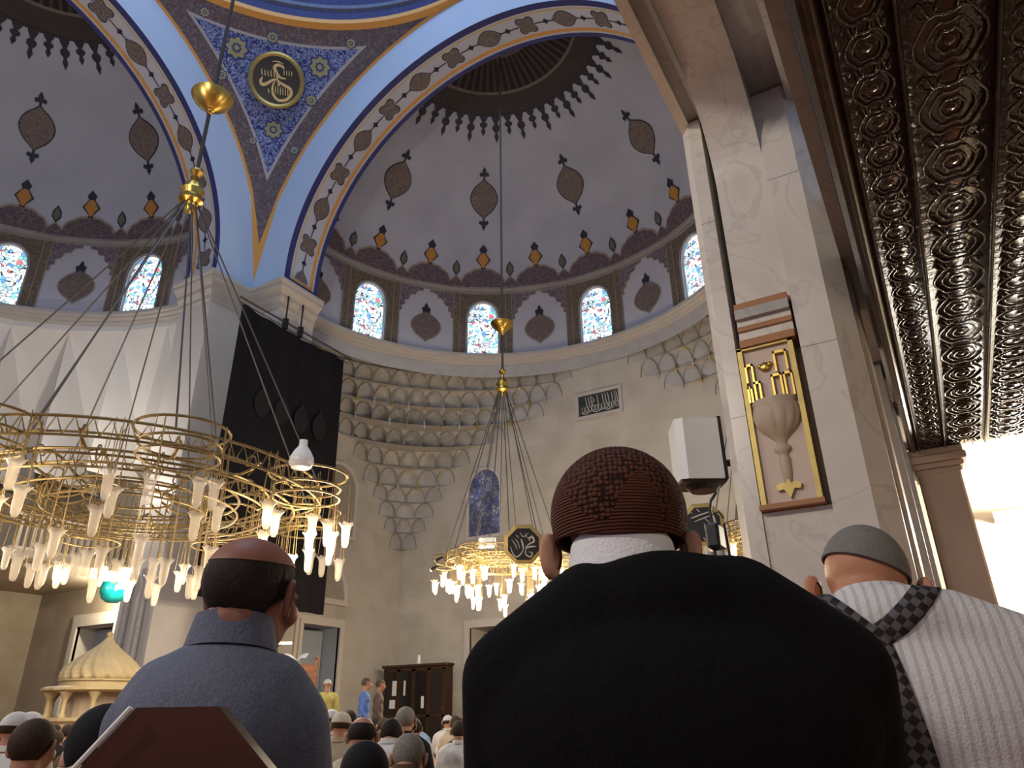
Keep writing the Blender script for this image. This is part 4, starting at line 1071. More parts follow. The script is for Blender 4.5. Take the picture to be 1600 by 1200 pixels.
# black roundel on the pendentive
c = Vector((-17.50, 13.12, 22.85)); nrm = (Vector((HX, HY, ZS))-c).normalized(); n, u, v = face_cam_basis(c, nrm); u = Vector((0, 0, 1)).cross(n).normalized(); v = n.cross(u)
t = empty('calligraphy_roundel', c, 'round black calligraphy roundel in a gold rim on the blue pendentive', 'roundel')
P = lambda x, y, d: u*x+v*y+n*d
b = MB(); rings = []
for r_, d_ in ((.0, .06), (.5, .06), (.84, .06)): pass
b.prism([(.86*cos(2*pi*k/48), .86*sin(2*pi*k/48)) for k in range(48)], P, -.05, .06); b.build('disc', M['plaque_black'], t)
b = MB(); b.loft([[P(r_*cos(2*pi*k/64), r_*sin(2*pi*k/64), d_) for k in range(64)] for r_, d_ in ((1.0, -.08), (1.02, .03), (.98, .10), (.93, .13), (.88, .10), (.84, .05))], 0, False, False); b.build('rim', M['gold_dull'], t, True)
K = [(smooth([(.33, .10), (.12, .12), (-.03, .28), (-.10, .44), (.02, .54), (.20, .50), (.22, .42)]), 1.1), (smooth([(-.05, .3), (.02, .12), (.05, -.02), (.25, -.12), (.50, -.22), (.56, -.42), (.40, -.64), (.12, -.70), (-.08, -.52), (-.12, -.25), (-.05, -.06)]), 1.05), (smooth([(.06, .02), (-.12, -.02), (-.36, -.20), (-.50, -.24), (-.56, -.12), (-.50, .02)]), 1.1), (smooth([(.08, -.05), (.10, -.20)]), .9)]
K += [(smooth([(-.55+.11*i, .32-.02*(i % 3)), (-.53+.11*i, .16), (-.50+.11*i, .08)]), .35) for i in range(5)]+[(smooth([(.25+.09*i, .40), (.26+.09*i, .22)]), .3) for i in range(4)]+[(smooth([(-.02+.09*i, -.22), (.0+.09*i, -.5)]), .28) for i in range(6)]+[(smooth([(-.2, .62), (0, .66), (.2, .60)]), .4), (smooth([(-.28, -.35), (-.22, -.5)]), .4)]
b = MB(); strokes(b, K, lambda x, y, d: P(x, y, .062+d), .052, .02, 0); b.build('lettering', M['script_gold'], t)

# rectangular plaque on the far wall
t = empty('wall_plaque', (-10.40, FARY, 12.42), 'dark green rectangular calligraphy plaque with pale frame on the far wall', 'calligraphy plaque')
b = MB(); b.box(-.88, .88, -.05, 0, -.44, .44); b.build('board', M['plaque_green'], t)
b = MB(); 
for q in ((-1.02, -.88, -.58, .58), (.88, 1.02, -.58, .58), (-.88, .88, .44, .58), (-.88, .88, -.58, -.44)): b.box(q[0], q[1], -.08, 0, q[2], q[3])
b.build('frame', M['cornice'], t)
b = MB(); rnd = random.Random(4); K = []
for x in (-.55, -.43, -.33, -.05, .18, .30, .42, .58, .70, .78): K.append((smooth([(x, .38), (x+.03, .1), (x+.06, -.12-.1*rnd.random())]), .8))
for i in range(11):
    x = -.75+i*.145; K.append((smooth([(x, -.05), (x+.05, -.28), (x+.13, -.25), (x+.14, -.1), (x+.06, -.08)]), .7))
for x in (-.7, -.2, .3): K.append((smooth([(x-.1, -.28), (x+.1, -.36), (x+.38, -.28)]), .8))
K.append((smooth([(-.3, .34), (-.18, .15), (-.3, .05), (-.05, -.15)]), .8))
strokes(b, K, lambda x, y, d: Vector((x, -.052-d, y)), .020, .01, 0); b.build('lettering', M['script_white'], t)

# ================================================================ curtain
def curtain():
    t = empty('curtain', (-17.58, 15.7, 4.0), 'large black embroidered curtain hanging on a rod below the stone capital', 'curtain')
    a = NT('black_embroidered_cloth', .85, spec=.15); a.base(a.mix(a.noise(3), (.006, .0055, .007), (.011, .010, .013))); a.bump(a.noise(40), .1); M['curtain'] = a.mat
    b = MB()
    def p(u, v):
        y = -2.4+4.78*u; z = 9.2*v+.05; y += .12*(1-v)*(u-.5)*2
        return (.05*sin(u*31)*(1-.3*v)+.02*sin(u*13+v*3), y, z-.25*(1-v)*(1-u)**2*0+.12*sin(u*pi)*-1*v)
    b.grid(p, 90, 24, 0); b.grid(lambda u, v: tuple(Vector(p(u, v))+Vector((-.03, 0, 0))), 90, 24, 0, True); b.build('cloth', M['curtain'], t, 'all')
    b = MB()
    for k in range(4):
        cy = -1.15+.85*k; cz = 6.2
        poly = [(.32*cos(2*pi*j/20)*(1 if sin(2*pi*j/20) < 0 else 1-.6*sin(2*pi*j/20)**2), .5*sin(2*pi*j/20)+(.3 if j == 5 else 0)) for j in range(20)]
        b.prism(poly, lambda q, w, d: (d, cy+q, cz+w), .06, .075)
    b.build('ogive_emblems', plain('black_velvet', (.004, .004, .005), .6, 0, .1), t)
    b = MB(); b.tube([(.0, -2.55, 9.42), (0, 2.75, 9.42)], .035, 8); b.build('rod', M['cable'], t, True)
    b = MB(); b.tube([(.0, -2.5, 9.25), (0, 2.6, 9.18)], .02, 6); b.build('cord', M['cable'], t, True)
    for y in (-.6, .1):
        b = MB(); b.box(-.08, .08, y-.07, y+.07, 9.15, 9.55); b.tube([(0, y, 9.5), (-.0, y, 10.45)], .03, 6); b.build('pulley', M['black_plastic'], t)
curtain()

# ================================================================ small furniture
def bookcase():
    t = empty('bookcase', (-17.93, 23.6, 0), 'dark wooden bookcase with glazed doors standing before the far wall', 'bookcase')
    w, h, d = 1.45, 2.72, .45
    b = MB(); b.box(-w, w, 0, d, .08, h); b.build('carcass', M['wood_dark'], t)
    b = MB(); b.bbox(-w-.08, w+.08, -.08, d, h, h+.1, .02); b.build('crown', M['wood_dark'], t)
    b = MB(); b.box(-w, w, 0, d, 0, .1); b.build('plinth', M['wood_dark'], t)
    pane = plain('dark_glass', (.018, .014, .012), .12, 0, .1)
    for i in range(4):
        x0 = -w+.04+i*(2*w-.08)/4; x1 = x0+(2*w-.08)/4-.02
        b = MB()
        for q in ((x0, x0+.07, .15, h-.06), (x1-.07, x1, .15, h-.06), (x0, x1, .15, .25), (x0, x1, h-.14, h-.06), (x0, x1, 1.0, 1.08)): b.box(q[0], q[1], -.03, 0, q[2], q[3])
        o = b.build('door', M['wood_dark'], t)
        b = MB(); b.box(x0+.06, x1-.06, -.012, -.004, .2, h-.1); b.build('glass', pane, o)
        b = MB(); b.ell((x1-.04, -.045, 1.3), (.018, .018, .018), nu=8, nv=6); b.build('knob', M['gold'], o)
    rnd = random.Random(2)
    for (x, z, ww, hh, lab) in ((-.88, 2.0, .10, .26, 'white framed paper behind the left glass door of the bookcase'), (-.40, 2.0, .04, .26, 'thin white paper strip on the second bookcase door'), (-.95, 1.45, .13, .15, 'small white paper bag hanging low on the bookcase'), (.45, 1.5, .06, .2, 'small white paper on the third bookcase door')):
        b = MB(); b.box(x-ww, x+ww, -.045, -.034, z-hh, z+hh); o = b.build('paper', M['white_metal']); o.location = t.location; tag(o, lab, 'paper')
    b = MB(); b.lathe([(.06, 0), (.07, .05), (.05, .3), (.05, .33)], 12); o = b.build('candle', M['opal'], None, True); o.location = (-17.85, 23.75, h+.1); tag(o, 'white candle standing on top of the dark bookcase', 'candle')
bookcase()
def kiosk():
    t = empty('domed_kiosk', (-14.79, 9.33, 0), 'small golden-lit stone kiosk with ribbed pointed dome at the lower left', 'kiosk')
    ks = plain('honey_stone', (.50, .40, .22), .45, 0, .15, 6)
    b = MB(); n = 160; rings = []
    for r, z in [(.70, 1.72), (.72, 1.78), (.71, 1.86), (.66, 1.95), (.56, 2.06), (.42, 2.18), (.26, 2.30), (.14, 2.41), (.07, 2.50), (.045, 2.54)]:
        tw = (z-1.72)*2.2
        rings.append([(r*(1+.055*cos(20*(2*pi*k/n+0)+tw*6)*(1 if r > .1 else 0))*cos(2*pi*k/n), r*(1+.055*cos(20*(2*pi*k/n)+tw*6)*(1 if r > .1 else 0))*sin(2*pi*k/n), z) for k in range(n)])
    b.loft(rings, 0); b.build('ribbed_dome', ks, t, 'all')
    b = MB(); b.lathe([(.04, 2.53), (.065, 2.56), (.065, 2.60), (.03, 2.63)], 12); b.build('finial', ks, t, True)
    b = MB(); b.lathe([(.74, 1.70), (.74, 1.73), (.69, 1.72), (.69, 1.60), (.72, 1.58)], 48); b.build('drum', ks, t)
    b = MB(); b.lathe([(.90, 1.50), (.97, 1.53), (.97, 1.57), (.90, 1.60), (.1, 1.60)], 48, lobes=20, amp=.03); b.build('upper_cornice', ks, t)
    for k in range(10):
        a = 2*pi*k/10; b = MB(); b.lathe([(.07, 1.05), (.07, 1.10), (.045, 1.13), (.045, 1.34), (.08, 1.42), (.13, 1.50)], 10, (.82*cos(a), .82*sin(a), 0)); b.build('colonnette', ks, t, True)
    b = MB(); b.lathe([(.92, 0), (.92, .1), (.85, .14), (.85, .95), (.92, 1.0), (.92, 1.06)], 40); b.build('basin', ks, t)
    b = MB(); b.lathe([(.55, 1.0), (.55, 1.55)], 24); b.build('core', M['carved_stone'], t)
kiosk()
def pulpit():
    t = empty('pulpit', (-12.2, 11.9, 0), 'orange-brown wooden pulpit desk beside the left man\'s face', 'pulpit', rz=.75)
    b = MB(); b.box(-.42, .42, -.3, .3, .0, 1.0)
    b.box(-.48, .48, -.36, .36, .95, 1.03); b.build('base', M['wood_red'], t)
    for y in (-.3, .3):
        b = MB(); b.box(-.42, .42, y-.02, y+.02, 1.03, 2.02); 
        for i in range(3): b.box(-.36+i*.25, -.16+i*.25, y-.03, y+.03, 1.15, 1.9)
        b.build('panel', M['wood_red'], t)
    for x in (-.45, .45):
        for y in (-.33, .33):
            b = MB(); b.box(x-.035, x+.035, y-.035, y+.035, 1.03, 2.08); b.lathe([(.03, 2.08), (.045, 2.12), (.02, 2.17)], 8, (x, y, 0)); b.build('post', M['wood_red'], t)
    o = MB(); A = (-.0, 0, 2.10)
    for s_ in (-1, 1):
        o.grid(lambda u, v: (s_*u*.26, -.17+.34*v, .02+.05*sin(u*pi)+u*.13), 8, 2, 0)
    bk = o.build('open_book', M['white_metal']); bk.location = (-12.28, 11.98, 2.06); bk.rotation_euler = (.35, 0, .6); tag(bk, 'open white book on top of the wooden pulpit', 'book')
    # lit reading lamp
    t2 = empty('reading_lamp', (-12.52, 11.66, 2.03), 'small lit reading lamp above the wooden pulpit', 'lamp', rz=.6)
    b = MB(); b.tube([(0, 0, 0), (0, 0, .3), (.03, 0, .38), (.12, 0, .42)], .012, 6); b.build('arm', M['black_plastic'], t2)
    b = MB(); b.tube([(.02, 0, .42), (.30, 0, .42)], .025, 8); b.build('tube', emit('reading_tube', (1, .95, .85), 5), t2)
pulpit()
# turquoise glass bowl
t = empty('hanging_bowl', (-12.56, 7.83, 3.04), 'turquoise glass bowl hanging by wires under the big chandelier', 'glass bowl')
a = NT('turquoise_glass', .12, spec=.7); a.base(a.mix(a.noise(9), (.0, .13, .15), (.01, .30, .32))); M['turq'] = a.mat
b = MB(); b.lathe([(.01, -.19), (.10, -.18), (.18, -.12), (.225, -.02), (.23, .08), (.21, .15), (.20, .15), (.21, .07), (.20, -.02), (.1, -.14)], 28); b.build('bowl', M['turq'], t, True)
b = MB()
for k in range(3): b.tube([(.2*cos(k*2.1), .2*sin(k*2.1), .15), (.0, .0, .86)], .006, 4)
b.build('wire', M['cable'], t)
SPOT = (-24.40, 15.77, 5.36)
# small spotlight on the balcony edge
t = empty('spotlight', tuple(SPOT), 'tiny glaring spotlight above the turquoise bowl', 'lamp')
b = MB(); b.tube([(0, 0, 0), (.12, -.12, -.05)], .06, 10); b.build('housing', M['white_metal'], t); b = MB(); b.ell((.13, -.13, -.055), (.05, .05, .05), nu=10, nv=6); b.build('lens', emit('spot_lens', (1, .92, .75), 30), t)
lamp('spotlight_beam', (.2, -.9, -.35), 400, (1, .85, .6), .1, parent=t)
# floodlights on the left pier that wash the folded plaster
t = empty('floodlight', (-21.05, 13.22, 7.6), 'hidden wash floodlight fixed below the folded plaster', 'lamp')
b = MB(); b.bbox(-.12, .12, -.1, .1, -.1, .0, .02); b.build('housing', M['black_plastic'], t); b = MB(); b.box(-.09, .09, -.08, .08, .0, .015); b.build('lens', emit('flood_lens', (1, .93, .85), 12), t)
lamp('floodlight_beam', (-1.2, -1.6, .5), 420, (1, .90, .80), .1, parent=t)
# twin spots on the second chandelier
for k, (x, y, z) in enumerate(((-12.15, 16.6, 4.70), (-12.0, 16.6, 4.92))):
    t = empty('spotlight', (x, y, z), ('lower' if k == 0 else 'upper')+' of two small black spotlights left of the second chandelier', 'lamp', 'twin black spotlights')
    b = MB(); b.tube([(0, 0, 0), (.22, 0, .06)], .05, 10); b.build('housing', M['black_plastic'], t); b = MB(); b.ell((-.02, 0, -.005), (.055, .055, .055), nu=10, nv=8); b.build('lens', M['opal'], t)
# white floodlight box on the second chandelier ring
b = MB(); b.bbox(-.22, .22, -.08, .08, -.13, .13, .02); o = b.build('light_box', M['white_metal']); o.location = (-10.0, 16.05, 5.08); o.rotation_euler = (0, 0, .3); tag(o, 'white rectangular light box on the second chandelier ring', 'lamp')
# speaker on the pier
t = empty('loudspeaker', (-1.50, 5.55, 2.60), 'white wall loudspeaker fixed left of the marble pier', 'loudspeaker', rz=.55)
b = MB(); b.loft([[(-.17, -.13, z), (-.11, -.17, z), (.17, -.17, z), (.19, .15, z), (-.15, .15, z)] for z in (0, .5)], 0); b.build('cabinet', M['white_metal'], t)
b = MB(); b.box(.172, .20, -.165, .15, -.005, .515); b.box(-.16, .19, -.15, .15, -.02, 0); b.lathe([(.10, -.06), (.14, -.02)], 16, (.04, 0, 0)); b.build('bracket', M['black_plastic'], t)
b = MB(); b.tube([(.15, .1, .2), (.45, .05, .2)], .03, 8); b.build('arm', M['black_plastic'], t)
# microphone / camera on a stand
t = empty('camera_stand', (-.745, 2.91, -.16), 'black video camera on a slim stand behind the brown-capped man\'s ear', 'camera stand')
b = MB(); b.tube([(0, 0, .17), (0, 0, 1.70)], .016, 8); b.build('pole', M['black_plastic'], t)
for k in range(3): b = MB(); b.tube([(0, 0, .5), (.35*cos(k*2.094), .35*sin(k*2.094), .17)], .014, 6); b.build('leg', M['black_plastic'], t)
b = MB(); b.bbox(-.025, .03, -.05, .05, 1.70, 1.80, .01); b.build('camera_body', M['black_plastic'], t)
b = MB(); b.lathe([(.014, 1.655), (.018, 1.67), (.016, 1.69)], 12, (-.02, -.02, 0)); b.lathe([(.014, 1.655), (.018, 1.67), (.016, 1.69)], 12, (.02, -.02, 0)); b.build('knobs', M['marble_grey'], t)
b = MB(); b.tube(smooth([(0, 0, 0)[:2], (0, 0)], 1) and [(0, 0, 1.79), (-.005, 0, 1.86), (.005, 0, 1.90), (.03, 0, 1.93)], .006, 6); b.tube([(.0, 0, 1.84), (.03, 0, 1.85), (.045, 0, 1.82)], .003, 5); b.tube([(.045, 0, 1.80), (.05, 0, 1.66)], .006, 6); b.build('boom', M['black_plastic'], t)

# ================================================================ people
def blob(parts, voxel, name, mats, iters=6, extra=None):
    b = MB()
    for p in parts:
        if p[0] == 'e':
            tf = p[3] if len(p) > 3 else None; b.ell(p[1], p[2], tf, 20, 14)
        else:
            _, a, c, r0, r1 = p; a, c = Vector(a), Vector(c); ax = (c-a); L = ax.length; ax = ax.normalized(); u = ax.orthogonal().normalized(); w = ax.cross(u)
            rings = []
            for k in range(1, 6): th = pi/2*k/6; rings.append((a-ax*r0*cos(th), r0*sin(th)))
            rings += [(a, r0), (a.lerp(c, .5), (r0+r1)/2), (c, r1)]
            for k in range(5, 0, -1): th = pi/2*k/6; rings.append((c+ax*r1*cos(th), r1*sin(th)))
            b.loft([[q+(u*cos(2*pi*j/16)+w*sin(2*pi*j/16))*r for j in range(16)] for q, r in rings], 0)
    me = b.mesh('tmp', mats); o = bpy.data.objects.new('tmp', me); COL.objects.link(o)
    m1 = o.modifiers.new('r', 'REMESH'); m1.mode = 'VOXEL'; m1.voxel_size = voxel; m1.use_smooth_shade = True
    m2 = o.modifiers.new('s', 'SMOOTH'); m2.factor = .5; m2.iterations = iters
    dg = bpy.context.evaluated_depsgraph_get(); dg.update(); out = bpy.data.meshes.new_from_object(o.evaluated_get(dg)); out.name = name
    bpy.data.objects.remove(o); bpy.data.meshes.remove(me)
    if extra:
        bm = bmesh.new(); bm.from_mesh(out)
        em = extra.mesh('x', mats, 'all'); bm.from_mesh(em); bm.to_mesh(out); bm.free(); bpy.data.meshes.remove(em)
    out.polygons.foreach_set('use_smooth', [True]*len(out.polygons))
    out.materials.clear()
    for mt in (mats if isinstance(mats, (list, tuple)) else [mats]): out.materials.append(mt)
    return out
def mobj(name, me, parent=None):
    o = bpy.data.objects.new(name, me); COL.objects.link(o)
    if parent: o.parent = parent
    return o
def skin(name, c):
    a = NT(name, .5, spec=.35); a.base(a.mix(a.noise(14, detail=3), tuple(q*.80 for q in c), tuple(min(1, q*1.15) for q in c))); a.b.inputs['Subsurface Weight'].default_value = .08
    a.b.inputs['Subsurface Radius'].default_value = (.02, .008, .004); a.bump(a.noise(90), .08, .003); return a.mat
M['skin'] = skin('skin', (.42, .215, .135)); M['skin_shaded'] = skin('shaded_skin', (.23, .095, .06)); M['skin2'] = skin('ruddy_skin', (.44, .20, .115))  # left man's skin is a darker copy, with backlit shade put into the colour
def hairmat(name, c, c2):
    a = NT(name, .75, spec=.2); v = a.obj(); n = a.noise(60, v, 4, .7); a.base(a.mix(n, c, c2)); a.bump(a.noise(160, v, 2), .5, .004); return a.mat
M['hair_dark'] = hairmat('dark_hair', (.012, .009, .008), (.03, .022, .018)); M['hair_grey'] = hairmat('grey_hair', (.14, .13, .12), (.26, .25, .23))

def head_parts(c, tf, k=1.0):
    """facing local +y"""
    T = lambda x, y, z: Vector(c)+(tf @ Vector((x*k, y*k, z*k)))
    E = lambda p, r: ('e', T(*p), tuple(q*k for q in r), tf)
    P = [E((0, -.012, .025), (.074, .094, .082)), E((0, .035, -.035), (.056, .060, .070)), E((0, .055, -.075), (.036, .034, .030)),
         ('c', T(0, .088, .010), T(0, .108, -.022), .009*k, .015*k), E((-.030, .076, .022), (.022, .016, .010)), E((.030, .076, .022), (.022, .016, .010)),
         E((0, .088, -.050), (.024, .014, .009)), E((-.045, .055, -.018), (.026, .026, .026)), E((.045, .055, -.018), (.026, .026, .026))]
    return P, T
def ear_mesh(b, T, tf, s, k=1.0, out=.35):
    """auricle with rim and hollow"""
    n = 18; rings = []
    R0 = tf @ Matrix.Rotation(s*-out, 3, 'Z').to_4x4() if False else tf
    for rr_, dx in ((.0, .006), (.45, .002), (.72, .008), (.92, .016), (1.0, .012), (.93, .004), (.6, .0)):
        ring = []
        for j in range(n):
            a = 2*pi*j/n; yy = .018*cos(a)*rr_*(1+.12*sin(a)); zz = .033*sin(a)*rr_
            # hinge outwards at the back edge
            ring.append(T(s*(.068+dx+max(0, -yy+.012)*.55), -.0+yy, .0+zz))
        rings.append(ring)
    b.loft(rings, 0, True, False)
def eyes(T, tf, parent, k=1.0):
    b = MB()
    for s_ in (-1, 1): b.ell(T(s_*.030, .080, .008), (.011*k,)*3, None, 10, 8)
    b.build('eyes', M['eye'], parent, True)
M['eye'] = plain('eye', (.35, .33, .30), .2, 0, .3, 80)
def hand(b, P0, d, side, k=1.0):
    """palm with four fingers and a thumb, slightly curled, P0 wrist, d forward direction (unit), palm down"""
    d = Vector(d).normalized(); up_ = Vector((0, 0, 1)); lat = d.cross(up_).normalized(); upn = lat.cross(d)
    tf = Matrix((lat, d, upn)).transposed().to_4x4()
    b.ell(Vector(P0)+d*.045*k, (.040*k, .052*k, .016*k), tf, 12, 8)
    for i, L in enumerate((.062, .074, .070, .054)):
        o_ = Vector(P0)+d*.085*k+lat*(-.028+.019*i)*k
        b.tube([o_-d*.01, o_+d*L*.45*k-upn*.004*k, o_+d*L*.8*k-upn*.018*k, o_+d*L*.98*k-upn*.034*k], [.0095*k, .009*k, .008*k, .006*k], 8)
    o_ = Vector(P0)+d*.02*k-lat*side*.034*k
    b.tube([o_, o_+d*.022*k-lat*side*.02*k, o_+d*.048*k-lat*side*.026*k-upn*.008, o_+d*.066*k-lat*side*.018*k-upn*.014], [.013*k, .012*k, .010*k, .007*k], 8)

def seated(root, rz, label, hw, sz, head, hrot, mats, voxel=.011, knee=.46, lean=0, group=None, hump=.075, ear=(0, 0), drop=.0):
    """person seated on a chair. head=(x,y,z) centre; hrot=(pitch,roll,yaw)"""
    t = empty('person', root, label, 'person', group, rz)
    tf = (Matrix.Rotation(hrot[2], 4, 'Z') @ Matrix.Rotation(-hrot[0], 4, 'X') @ Matrix.Rotation(hrot[1], 4, 'Y'))
    HP, T = head_parts(head, tf)
    hx, hy, hz = head
    def tors(k, g):
        P = [('e', (0, .02, .56), (.185*k, .14*k, .13*k)), ('e', (0, -.005, .76), ((hw-.035)*k, .135*k, .20*k)), ('e', (0, -.01+lean*.4, .94), ((hw-.03)*k, .125*k, .15*k)),
             ('c', (-.09, lean, sz-.075), (.09, lean, sz-.075), hump*k, hump*k), ('e', (0, lean-.02, sz-.06), (.13*k, .075*k, .07*k))]
        for s_ in (-1, 1):
            P += [('c', (s_*.09, lean, sz-.075), (s_*(hw-.07), lean+.01, sz-.125-drop), hump*k, .072*k), ('c', (s_*(hw-.068), lean+.01, sz-.13-drop), (s_*(hw-.045), .10, .76), .070*k, .056*k),
                  ('c', (s_*(hw-.045), .10, .76), (s_*.15, .36, .60), .055*k, .040*k)]
        return P
    nb = T(0, -.03, -.05)
    neck = [('c', (hx*.5, lean+.015, sz-.06), nb, .062, .056)]
    legs = lambda k: [q for s_ in (-1, 1) for q in (('c', (s_*.09, .0, .53), (s_*.14, .44, .52), .095*k, .068*k), ('c', (s_*.14, .44, .50), (s_*.14, .42, .12), .062*k, .045*k))]
    ex = MB()
    T2 = lambda x, y, z: T(x+math.copysign(ear[1], x), y, z*1.12+ear[0])
    for s_ in (-1, 1): ear_mesh(ex, T2, tf, s_); hand(ex, (s_*.15, .37, .60), (-s_*.15, 1, -.12), s_)
    wr = [('c', (s_*.15, .33, .61), (s_*.147, .40, .60), .026, .024) for s_ in (-1, 1)]
    body = blob(HP+neck+tors(.72, 0)+legs(.72)+wr, voxel*.62, 'body', mats['skin'], 4, ex)
    mobj('body', body, t); eyes(T, tf, t)
    sh = mobj('shirt', blob(tors(1, 1), voxel, 'shirt', mats['shirt'], 8), t)
    mobj('trousers', blob(legs(1)+[('e', (0, .02, .54), (.19, .145, .11))], voxel, 'trousers', mats['trousers'], 5), t)
    for s_ in (-1, 1):
        b = MB(); b.ell((s_*.14, .49, .045), (.048, .13, .045), None, 14, 8); b.box(s_*.14-.045, s_*.14+.045, .37, .60, 0, .03); b.build('shoe', M['black_plastic'], t, True)
    return t, T, tf, sh
def cloth(name, c, c2, sc=220, rough=.85, stripes=None):
    a = NT(name, rough, spec=.15); v = a.obj(); n = a.noise(sc, v, 2); f = a.noise(5, v, 4)
    col = a.mix(a.math('MULTIPLY', a.math('ADD', n, f), .5), c, c2)
    if stripes:
        x, y, z = a.sep(v); st = a.math('GREATER_THAN', a.math('SINE', a.math('MULTIPLY', x, stripes[0])), .35); col = a.mix(st, col, stripes[1])
    a.base(col); a.bump(a.math('ADD', n, a.math('MULTIPLY', a.noise(9, v, 3, dist=1), 3.0)), .35, .006); return a.mat
M['sweater'] = cloth('black_wool', (.0015, .0015, .0018), (.004, .0035, .0045), 160, .95)
M['denim'] = cloth('blue_grey_shirt_cloth', (.030, .045, .090), (.19, .20, .25), 180)
M['striped'] = cloth('striped_white_cloth', (.50, .49, .50), (.60, .59, .60), 240, .85, (380, (.43, .41, .415)))
M['trouser'] = cloth('dark_trouser_cloth', (.02, .02, .025), (.035, .035, .04))
M['white_cloth'] = cloth('white_collar_cloth', (.62, .63, .66), (.72, .72, .74))
def band(b, fn, r, n=40, a0=0, a1=2*pi, hgt=.03, thick=.004):
    b.grid(lambda u, v: fn(a0+(a1-a0)*u, v, 1), n, 3); b.grid(lambda u, v: fn(a0+(a1-a0)*u, v, 0), n, 3, 0, True)
    b.grid(lambda u, v: fn(a0+(a1-a0)*u, 1, v), n, 1)
def ground_at(px, h):
    x = px; d = FW*F_PX+RB*(x-800)+DB*(1115-600); l_ = hypot(d.x, d.y); return Vector((d.x/l_*h, d.y/l_*h, 0))
def headshell(T, tf, k, zlow, front, name, mat, parent, rx=.074, ry=.094, rz_=.082, lowfn=None, th=1.0, noise=0, top=1.0):
    """shell over the skull, bottom edge height zlow(azimuth) in head frame; azimuth 0 = front"""
    b = MB(); nu, nv = 64, 22
    def pt(u, v, g):
        az = 2*pi*u; zl = lowfn(az)
        lat0 = asin(max(-.98, min(.98, (zl-.025)/(rz_*g)))); lat = lat0+(pi/2-lat0)*v
        q = g+noise*.5*sin(u*97)*sin(v*41)
        return T(rx*q*cos(lat)*sin(az), -.012+ry*q*cos(lat)*cos(az), .025+rz_*q*sin(lat)*top)
    b.grid(lambda u, v: pt(u, v, k), nu, nv, 0); b.grid(lambda u, v: pt(u, v*.3, k-.05 if v < .5 else k-.05), nu, 3, 0, True)
    b.grid(lambda u, v: pt(u, 0, k-.05*v), nu, 1, 0)
    return b.build(name, mat, parent, 'all')

# --- man in the brown crochet cap
def crochet():
    a = NT('brown_crochet', .85, spec=.2); v = a.obj(); x, y, z = a.sep(v)
    big = a.vor(135, v, 'F1', rnd=.35); fine = a.vor(330, v, rnd=.3)
    ribs = a.math('SINE', a.math('MULTIPLY', z, 1500))
    m_ = a.math('GREATER_THAN', a.math('ADD', a.math('SINE', a.math('MULTIPLY', a.math('ARCTAN2', x, y), 5)), a.math('MULTIPLY', a.math('SUBTRACT', z, 1.215), 28)), .25)
    low = a.math('MULTIPLY', a.math('ADD', ribs, fine), .35)
    mxn = a.n('ShaderNodeMix', data_type='FLOAT'); a.put(mxn.inputs[0], m_); a.put(mxn.inputs[2], low); a.put(mxn.inputs[3], a.math('MULTIPLY', big, -1.9))
    hh = mxn.outputs[0]
    dk = a.mix(a.math('MULTIPLY', a.math('GREATER_THAN', big, .52), m_), (.088, .030, .017), (.020, .007, .004)); a.base(dk); a.bump(hh, 1.0, .004); return a.mat
M['crochet'] = crochet()
r = ground_at(1054, 1.03); RZ = 22*D
t, T, tf, sh = seated(tuple(r), RZ, 'person in a black sweater with white collar and brown crocheted cap, seen from behind', .275, 1.142, (-.052, .055, 1.190), (.30, .03, 0), dict(skin=M['skin'], shirt=M['sweater'], trousers=M['trouser']), .010, hump=.080, lean=.0, ear=(-.030, .016), drop=.022)
headshell(T, tf, 1.24, 0, 0, 'crocheted_cap', M['crochet'], t, rx=.081, lowfn=lambda a: -.014+(.034*cos(a) if cos(a) < 0 else .03*cos(a)), top=.98)
headshell(T, tf, 1.03, 0, 0, 'hair', M['hair_grey'], t, lowfn=lambda a: (-.035 if cos(a) < .2 else .04))
b = MB()
def colf(a, v, w): 
    rx = .072+.010*v+(.004 if w else 0); ry = .066+.01*v
    return (-.050+rx*.96*sin(a), .026+ry*cos(a), 1.100+.064*(1-v)-(.024*cos(a)))
b.grid(lambda u, v: colf(2*pi*u, v, 1), 48, 3); b.grid(lambda u, v: colf(2*pi*u, v, 0), 48, 3, 0, True); b.build('collar', M['white_cloth'], t, 'all')
ST0 = t

# --- man in the blue-grey shirt
r = ground_at(338, 1.52)
t, T, tf, sh = seated(tuple(r), 30*D, 'balding person in a blue-grey shirt seated on a wooden chair, left foreground', .200, 1.066, (.026, .03, 1.166), (.10, .06, -.30), dict(skin=M['skin_shaded'], shirt=M['denim'], trousers=M['trouser']), .010)
headshell(T, tf, 1.10, 0, 0, 'hair', M['hair_dark'], t, lowfn=lambda a: (-.084 if cos(a) < -.15 else (-.02+.08*min(1, (cos(a)+.15)/.5) if cos(a) < .35 else .08)), noise=.02, top=.93)
headshell(T, tf, 1.115, 0, 0, 'bald_crown', M['skin_shaded'], t, lowfn=lambda a: .064+.016*cos(a), top=.94)
b = MB()
def c2(a, v, w): return (.006+(.068+.014*v+(.004 if w else 0))*sin(a), .012+(.064+.014*v)*cos(a), 1.066+.060*(1-v)-.012*cos(a))
b.grid(lambda u, v: c2(2*pi*u, v, 1), 48, 3); b.grid(lambda u, v: c2(2*pi*u, v, 0), 48, 3, 0, True); b.build('collar', M['denim'], t, 'all')
ST1 = t

